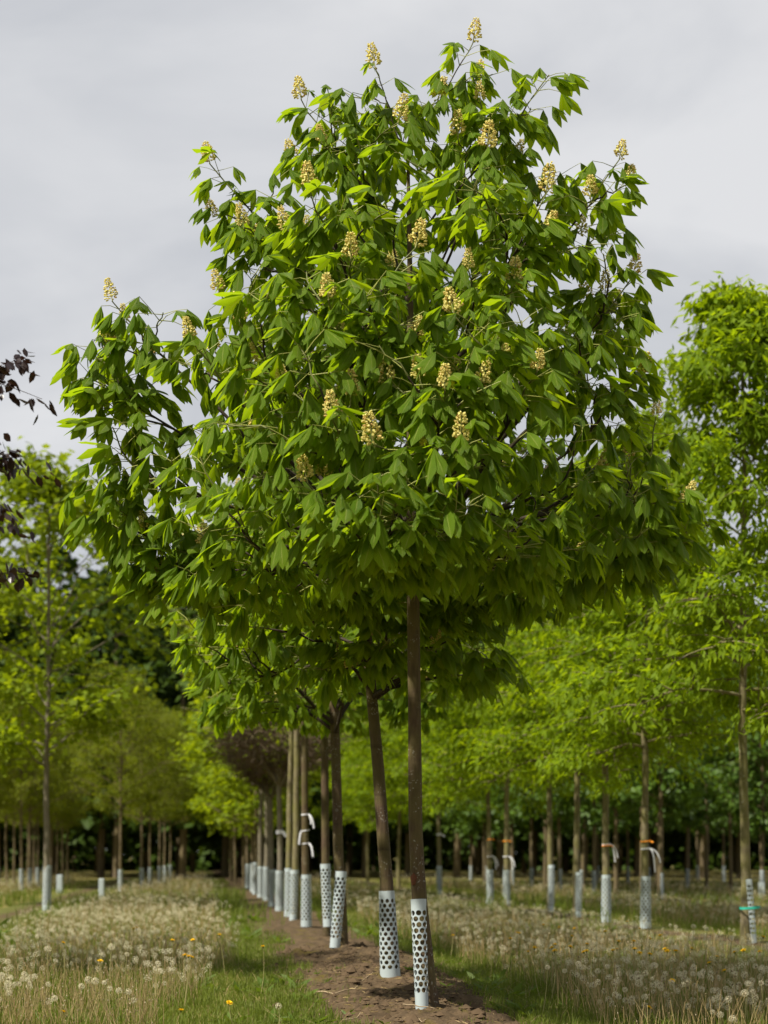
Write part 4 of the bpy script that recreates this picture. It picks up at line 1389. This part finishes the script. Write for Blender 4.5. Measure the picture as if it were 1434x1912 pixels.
def meadow():
    rg = np.random.default_rng(31)
    # short grass
    mb = MB()
    x, y = scatter(82000, 7.9, 14.5, rg, .52, 2.2, .27, 1.25); blades(mb, x, y, rg, .022, .085, .0024)
    x, y = scatter(48000, 14, 27, rg, .5, 2.2, .27, 1.3); blades(mb, x, y, rg, .035, .11, .0038)
    x, y = scatter(21000, 26, 58, rg, .45, 2.2, .27, 1.1); blades(mb, x, y, rg, .05, .16, .011)
    x, y = scatter(9000, 8.0, 16, rg, .2, .6, .27, 1.2, .12); blades(mb, x, y, rg, .015, .06, .0020)
    o = mb.build('grass', [M_GRASS], None, False); tag(o, 'short green grass between the soil rows', 'grass', kind='stuff')
    # taller tufts at the strip edges
    mb = MB()
    x, y = scatter(9000, 8.2, 20, rg, .85, 1.25, .27, 1.2, .10, 5); blades(mb, x, y, rg, .10, .24, .0032, 0, .5)
    x, y = scatter(16000, 20, 36, rg, .25, 1.0, .27, 1.0, .12, 9); blades(mb, x, y, rg, .12, .34, .007, 0, .5)
    x, y = scatter(34000, 8.0, 20, rg, .95, 2.2, .27, 1.3); blades(mb, x, y, rg, .06, .17, .0032, 0, .7)
    x, y = scatter(11000, 20, 40, rg, .95, 2.2, .27, 1.0); blades(mb, x, y, rg, .08, .2, .007, 0, .7)
    o = mb.build('tall_grass', [M_GRASS], None, False); tag(o, 'taller grass tufts among the dandelions', 'grass', kind='stuff')
    # broad weeds and rosette leaves
    mb = MB()
    for n, a, b, u0, u1, sz in ((260, 8.1, 15, .22, .75, .045), (700, 8.1, 16, .6, 2.3, .11), (500, 15, 30, .5, 2.3, .16)):
        x, y = scatter(n, a, b, rg, u0, u1, .27, 1.1, -.05)
        for i in range(len(x)):
            k = int(rg.integers(5, 11)); an = rg.uniform(0, 6.28, k)
            P = np.tile([x[i], y[i], gh(x[i], y[i]) + .004], (k, 1))
            leaf_cloud(mb, P, np.stack([np.cos(an), np.sin(an), rg.uniform(.15, 1.0, k)], 1), sz, 'oval', rg, 0, .3)
    o = mb.build('weeds', [M_HERB], None, False); tag(o, 'broad green weed leaves low among the grass', 'weeds', kind='stuff')
    # leafless dandelion stems, spent heads
    mb = MB(); bud = MB()
    x, y = scatter(1500, 7.9, 15, rg, .5, 1.1, .27, 1.1)
    stems(mb, x, y, rg, rg.uniform(.02, .10, len(x)), .0014 * np.ones(len(x)), 0, 1.6)
    for n, a, b, rad, p in ((9000, 7.9, 14, .0016, 1.25), (9000, 13.5, 24, .0024, 1.2), (9000, 23, 57, .0042, 1.0)):
        x, y = scatter(n, a, b, rg, .98, 2.3, .27, p)
        h = rg.uniform(.07, .26, len(x)) * (1 + .5 * fnoise(x * .8, y * .8, 91, 2))
        T = stems(mb, x, y, rg, h, rad * rg.uniform(.7, 1.2, len(x)), 0, .45)
        q = rg.uniform(size=len(x)) < .42
        Tb = T[q]; m = len(Tb); s_ = (rad * rg.uniform(1.6, 3.0, m))[:, None, None]
        oc = np.array([(1, 0, 0), (0, 1, 0), (-1, 0, 0), (0, -1, 0), (0, 0, 1.6), (0, 0, -1.2)], float)
        V = (Tb[:, None, :] + oc[None] * s_).reshape(-1, 3)
        i = np.arange(m)[:, None] * 6
        bud.add(V, np.concatenate([i + f for f in ([0, 1, 4], [1, 2, 4], [2, 3, 4], [3, 0, 4], [1, 0, 5], [2, 1, 5], [3, 2, 5], [0, 3, 5])]))
    o = mb.build('dry_stems', [M_STRAW]); tag(o, 'mass of thin tan leafless dandelion stems', 'stems', kind='stuff')
    o = bud.build('spent_heads', [M_BUD], None, False); tag(o, 'tiny dried heads on the leafless stems', 'seed heads', kind='stuff')
    # the 300 largest seed heads as things
    xs, ys = scatter(2300, 8.15, 13.2, rg, 1.0, 2.3, .235, 1.0, -.25)
    k = np.argsort(ys)[:268]
    xs, ys = xs[k], ys[k]
    ex = [(90, 1838, 8.45), (205, 1846, 8.3), (222, 1850, 8.25), (240, 1852, 8.4), (102, 1864, 8.35), (92, 1870, 8.2), (152, 1842, 8.6), (178, 1832, 8.7), (195, 1835, 8.5), (250, 1868, 8.3), (520, 1879, 8.35),
          (1105, 1773, 9.0), (1180, 1864, 8.5), (1400, 1838, 8.8), (1320, 1735, 10.5), (1295, 1730, 11), (1022, 1806, 9.0), (1366, 1752, 9.6), (1395, 1760, 9.5), (1268, 1818, 8.8), (1368, 1903, 8.1), (1345, 1895, 8.2),
          (90, 1772, 9.6), (208, 1768, 9.6), (237, 1782, 9.4), (295, 1800, 9.0), (165, 1830, 8.7)]
    pts = [(x, y, None) for x, y in zip(xs, ys)]
    for px, py, D in ex:
        p = W(px, py, D); pts.append((p[0], D, p[2]))
    for i, (x, y, z) in enumerate(pts):
        g = gh(x, y)
        h = (z - g) if z is not None else rg.uniform(.11, .27)
        h = max(.05, h)
        u = float(lateral(x, y))
        lab = 'fluffy white dandelion clock in the meadow between the soil strip and the taped row' if u > 0 else 'fluffy white dandelion clock in the meadow beside the grass track'
        root = thing('dandelion', lab, 'dandelion', (x, y, g), 'dandelion clocks by the taped row' if u > 0 else 'dandelion clocks by the grass track', rg.uniform(0, 6.28))
        o = link('seed_head', PUFFS[int(rg.choice([0, 0, 1, 2, 3]))], root, (0, 0, h)); s_ = rg.uniform(.75, 1.12); o.scale = (s_, s_, s_); o.rotation_euler = (rg.uniform(-.4, .4), rg.uniform(-.4, .4), 0)
        o = link('stem', STEMS[int(rg.integers(6))], root, (0, 0, h)); o.scale = (1, 1, (h + .01) / .25)
    # the rest of the clocks, one mass
    mb = MB(); st = MB()
    for n, a, b, nn, sc, p in ((3400, 10.0, 16, 20, 1.0, 1.0), (6500, 16, 28, 11, 1.2, 1.0), (7600, 28, 58, 6, 1.75, 1.0)):
        pv, pf = puff_arrays(nn, .0185 * sc, rg, 3, 0, False, .75 if nn < 18 else .55)
        x, y = scatter(n, a, b, rg, .95, 2.4, .27, p, -.30)
        m = len(x)
        h = rg.uniform(.10, .30, m)
        T = stems(st, x, y, rg, h, .0018 * sc * np.ones(m), 0, .2)
        T[:, 2] += .004
        ca, sa = np.cos(rg.uniform(0, 6.28, m)), np.sin(rg.uniform(0, 6.28, m))
        s_ = rg.uniform(.7, 1.15, m)
        VX = pv[None, :, 0] * ca[:, None] - pv[None, :, 1] * sa[:, None]; VY = pv[None, :, 0] * sa[:, None] + pv[None, :, 1] * ca[:, None]
        V = np.stack([VX, VY, np.tile(pv[:, 2], (m, 1))], -1) * s_[:, None, None] + T[:, None, :]
        F = (pf[None] + (np.arange(m) * len(pv))[:, None, None]).reshape(-1, 3)
        mb.add(V.reshape(-1, 3), F)
    o = mb.build('dandelion_clocks', [M_PUFF], None, False); tag(o, 'mass of far white dandelion clocks over the meadow strips', 'dandelions', kind='stuff')
    o = st.build('dandelion_stems', [M_STEMG]); tag(o, 'stems under the far dandelion clocks', 'stems', kind='stuff')
    # yellow flowers
    yl = [(118, 1728, 11), (250, 1719, 13), (255, 1720, 13.2), (352, 1776, 9.6), (358, 1780, 9.5), (345, 1774, 9.7), (410, 1725, 12), (360, 1735, 11.3), (322, 1737, 11.3), (338, 1887, 8.35), (187, 1795, 9.2), (118, 1890, 8.3), (428, 1873, 8.5), (491, 1768, 10.5),
          (878, 1753, 10.2), (877, 1760, 9.9), (905, 1775, 9.6), (920, 1777, 9.5), (985, 1771, 9.8), (998, 1754, 10.2), (1010, 1781, 9.5), (1030, 1752, 10.3), (1036, 1760, 10), (1065, 1752, 10.4), (1130, 1706, 12.5), (1213, 1767, 9.7), (1242, 1752, 10.2),
          (1246, 1762, 10), (1262, 1759, 10), (1372, 1763, 9.9), (1353, 1813, 8.9), (1110, 1878, 8.4), (1212, 1882, 8.3), (1255, 1832, 8.7), (1185, 1757, 10.2), (1425, 1722, 11.5), (760, 1725, 13), (790, 1728, 12.5), (700, 1722, 14), (1155, 1732, 11), (1095, 1765, 10)]
    for q in range(46):
        px = rg.uniform(690, 1430); D = rg.uniform(9.3, 15)
        yl.append((px, HZ + (CAM_H - rg.uniform(.16, .27)) * F_PX / D, D))
    yl = [a for a in yl if abs(float(lat_mod(np.array([(a[0] - 717) * a[2] / F_PX]), np.array([a[2]]))[0])) > .8 or a[0] < 600]
    for px, py, D in yl:
        p = W(px, py, D); g = gh(p[0], D)
        h = float(np.clip(p[2] - g, .04, .32))
        root = thing('yellow_dandelion', 'yellow dandelion flower among the seed clocks and dry stems', 'flower', (p[0], D, g), 'yellow dandelion flowers', rg.uniform(0, 6.28))
        o = link('flower_head', YELLOWS[int(rg.integers(3))], root, (0, 0, h)); o.rotation_euler = (rg.uniform(0, .5), rg.uniform(-.4, .4), 0)
        o = link('stem', STEMS[int(rg.integers(6))], root, (0, 0, h)); o.scale = (1, 1, (h + .01) / .25)


meadow()


# ------------------------------------------------------------------ soil litter
def litter():
    rg = np.random.default_rng(71)
    mb = MB()
    n = 3000
    D = rg.uniform(8.0, 15, n); x = row_x(D) + rg.normal(0, .36, n)
    z = ground_h(x, D)
    oc = np.array([(1, 0, 0), (.4, .9, .1), (-.6, .8, 0), (-1, -.1, .1), (-.4, -.9, 0), (.6, -.8, .1), (.1, .1, .75), (0, 0, -.6)], float)
    F0 = [[i, (i + 1) % 6, 6] for i in range(6)] + [[(i + 1) % 6, i, 7] for i in range(6)]
    s_ = rg.gamma(1.6, .0062, n) + .003
    V = oc[None] * s_[:, None, None] * rg.uniform(.65, 1.3, (n, 8, 1))
    V = V + np.stack([x, D, z], 1)[:, None, :]
    i = np.arange(n)[:, None] * 8
    mb.add(V.reshape(-1, 3), np.concatenate([i + f for f in F0]))
    o = mb.build('soil_clods', [M_CLOD], None, False); tag(o, 'crumbly brown soil clods on the bare row', 'soil', kind='stuff')
    mb = MB()
    n = 900
    D = rg.uniform(8.0, 14, n); x = row_x(D) + rg.normal(0, .40, n); z = ground_h(x, D) + .006
    a = rg.uniform(0, PI, n); L = rg.uniform(.015, .10, n)
    P = np.stack([x, D, z], 1); d = np.stack([np.cos(a), np.sin(a), rg.normal(0, .12, n)], 1) * L[:, None]
    leaf_cloud(mb, P, d, .06, 'lance', rg, 0, .07)
    o = mb.build('straw_litter', [M_STRAW], None, False); tag(o, 'dry straw bits scattered over the bare soil', 'straw', kind='stuff')


def sticks():
    rg = np.random.default_rng(72)
    data = [((588, 1851), (697, 1826), 'long dry stalk lying on the soil before the flared guard', .0045), ((752, 1871), (812, 1880), 'dry stick lying across the foot of the split guard', .0042),
            ((745, 1910), (795, 1904), 'pale dead stick on the soil of the mound', .005), ((560, 1907), (612, 1896), 'thin twig on the soil next to the grass', .003), ((640, 1905), (690, 1897), 'short straw stalk on the mossy soil', .003)]
    for (a, b, lab, r_) in data:
        P = []
        for f in np.linspace(0, 1, 7):
            px = a[0] + (b[0] - a[0]) * f; py = a[1] + (b[1] - a[1]) * f
            D = 9.0
            for _ in range(12):
                x = (px - 717) * D / F_PX
                D = F_PX * (CAM_H - gh(x, D) - r_) / (py - HZ)
            x = (px - 717) * D / F_PX
            P.append((x, D, gh(x, D) + r_ * 1.2))
        P = np.array(P)
        if 'foot of' in lab:
            P[:, 1] = 8.93; P[:, 2] = gh(P[3, 0], 8.93) + np.linspace(.035, .012, 7); P[:, 0] = (np.linspace(752, 812, 7) - 717) * 8.93 / F_PX
        base = P[0].copy()
        P = P - base; P[1:-1] += rg.normal(0, .003, (5, 3))
        mb = MB(); tube(mb, P, np.linspace(r_, r_ * .5, 7), 6, 0, True)
        o = mb.build('dry_stick', [M_STICK], None, True, False, base)
        tag(o, lab, 'stick')


litter()
sticks()
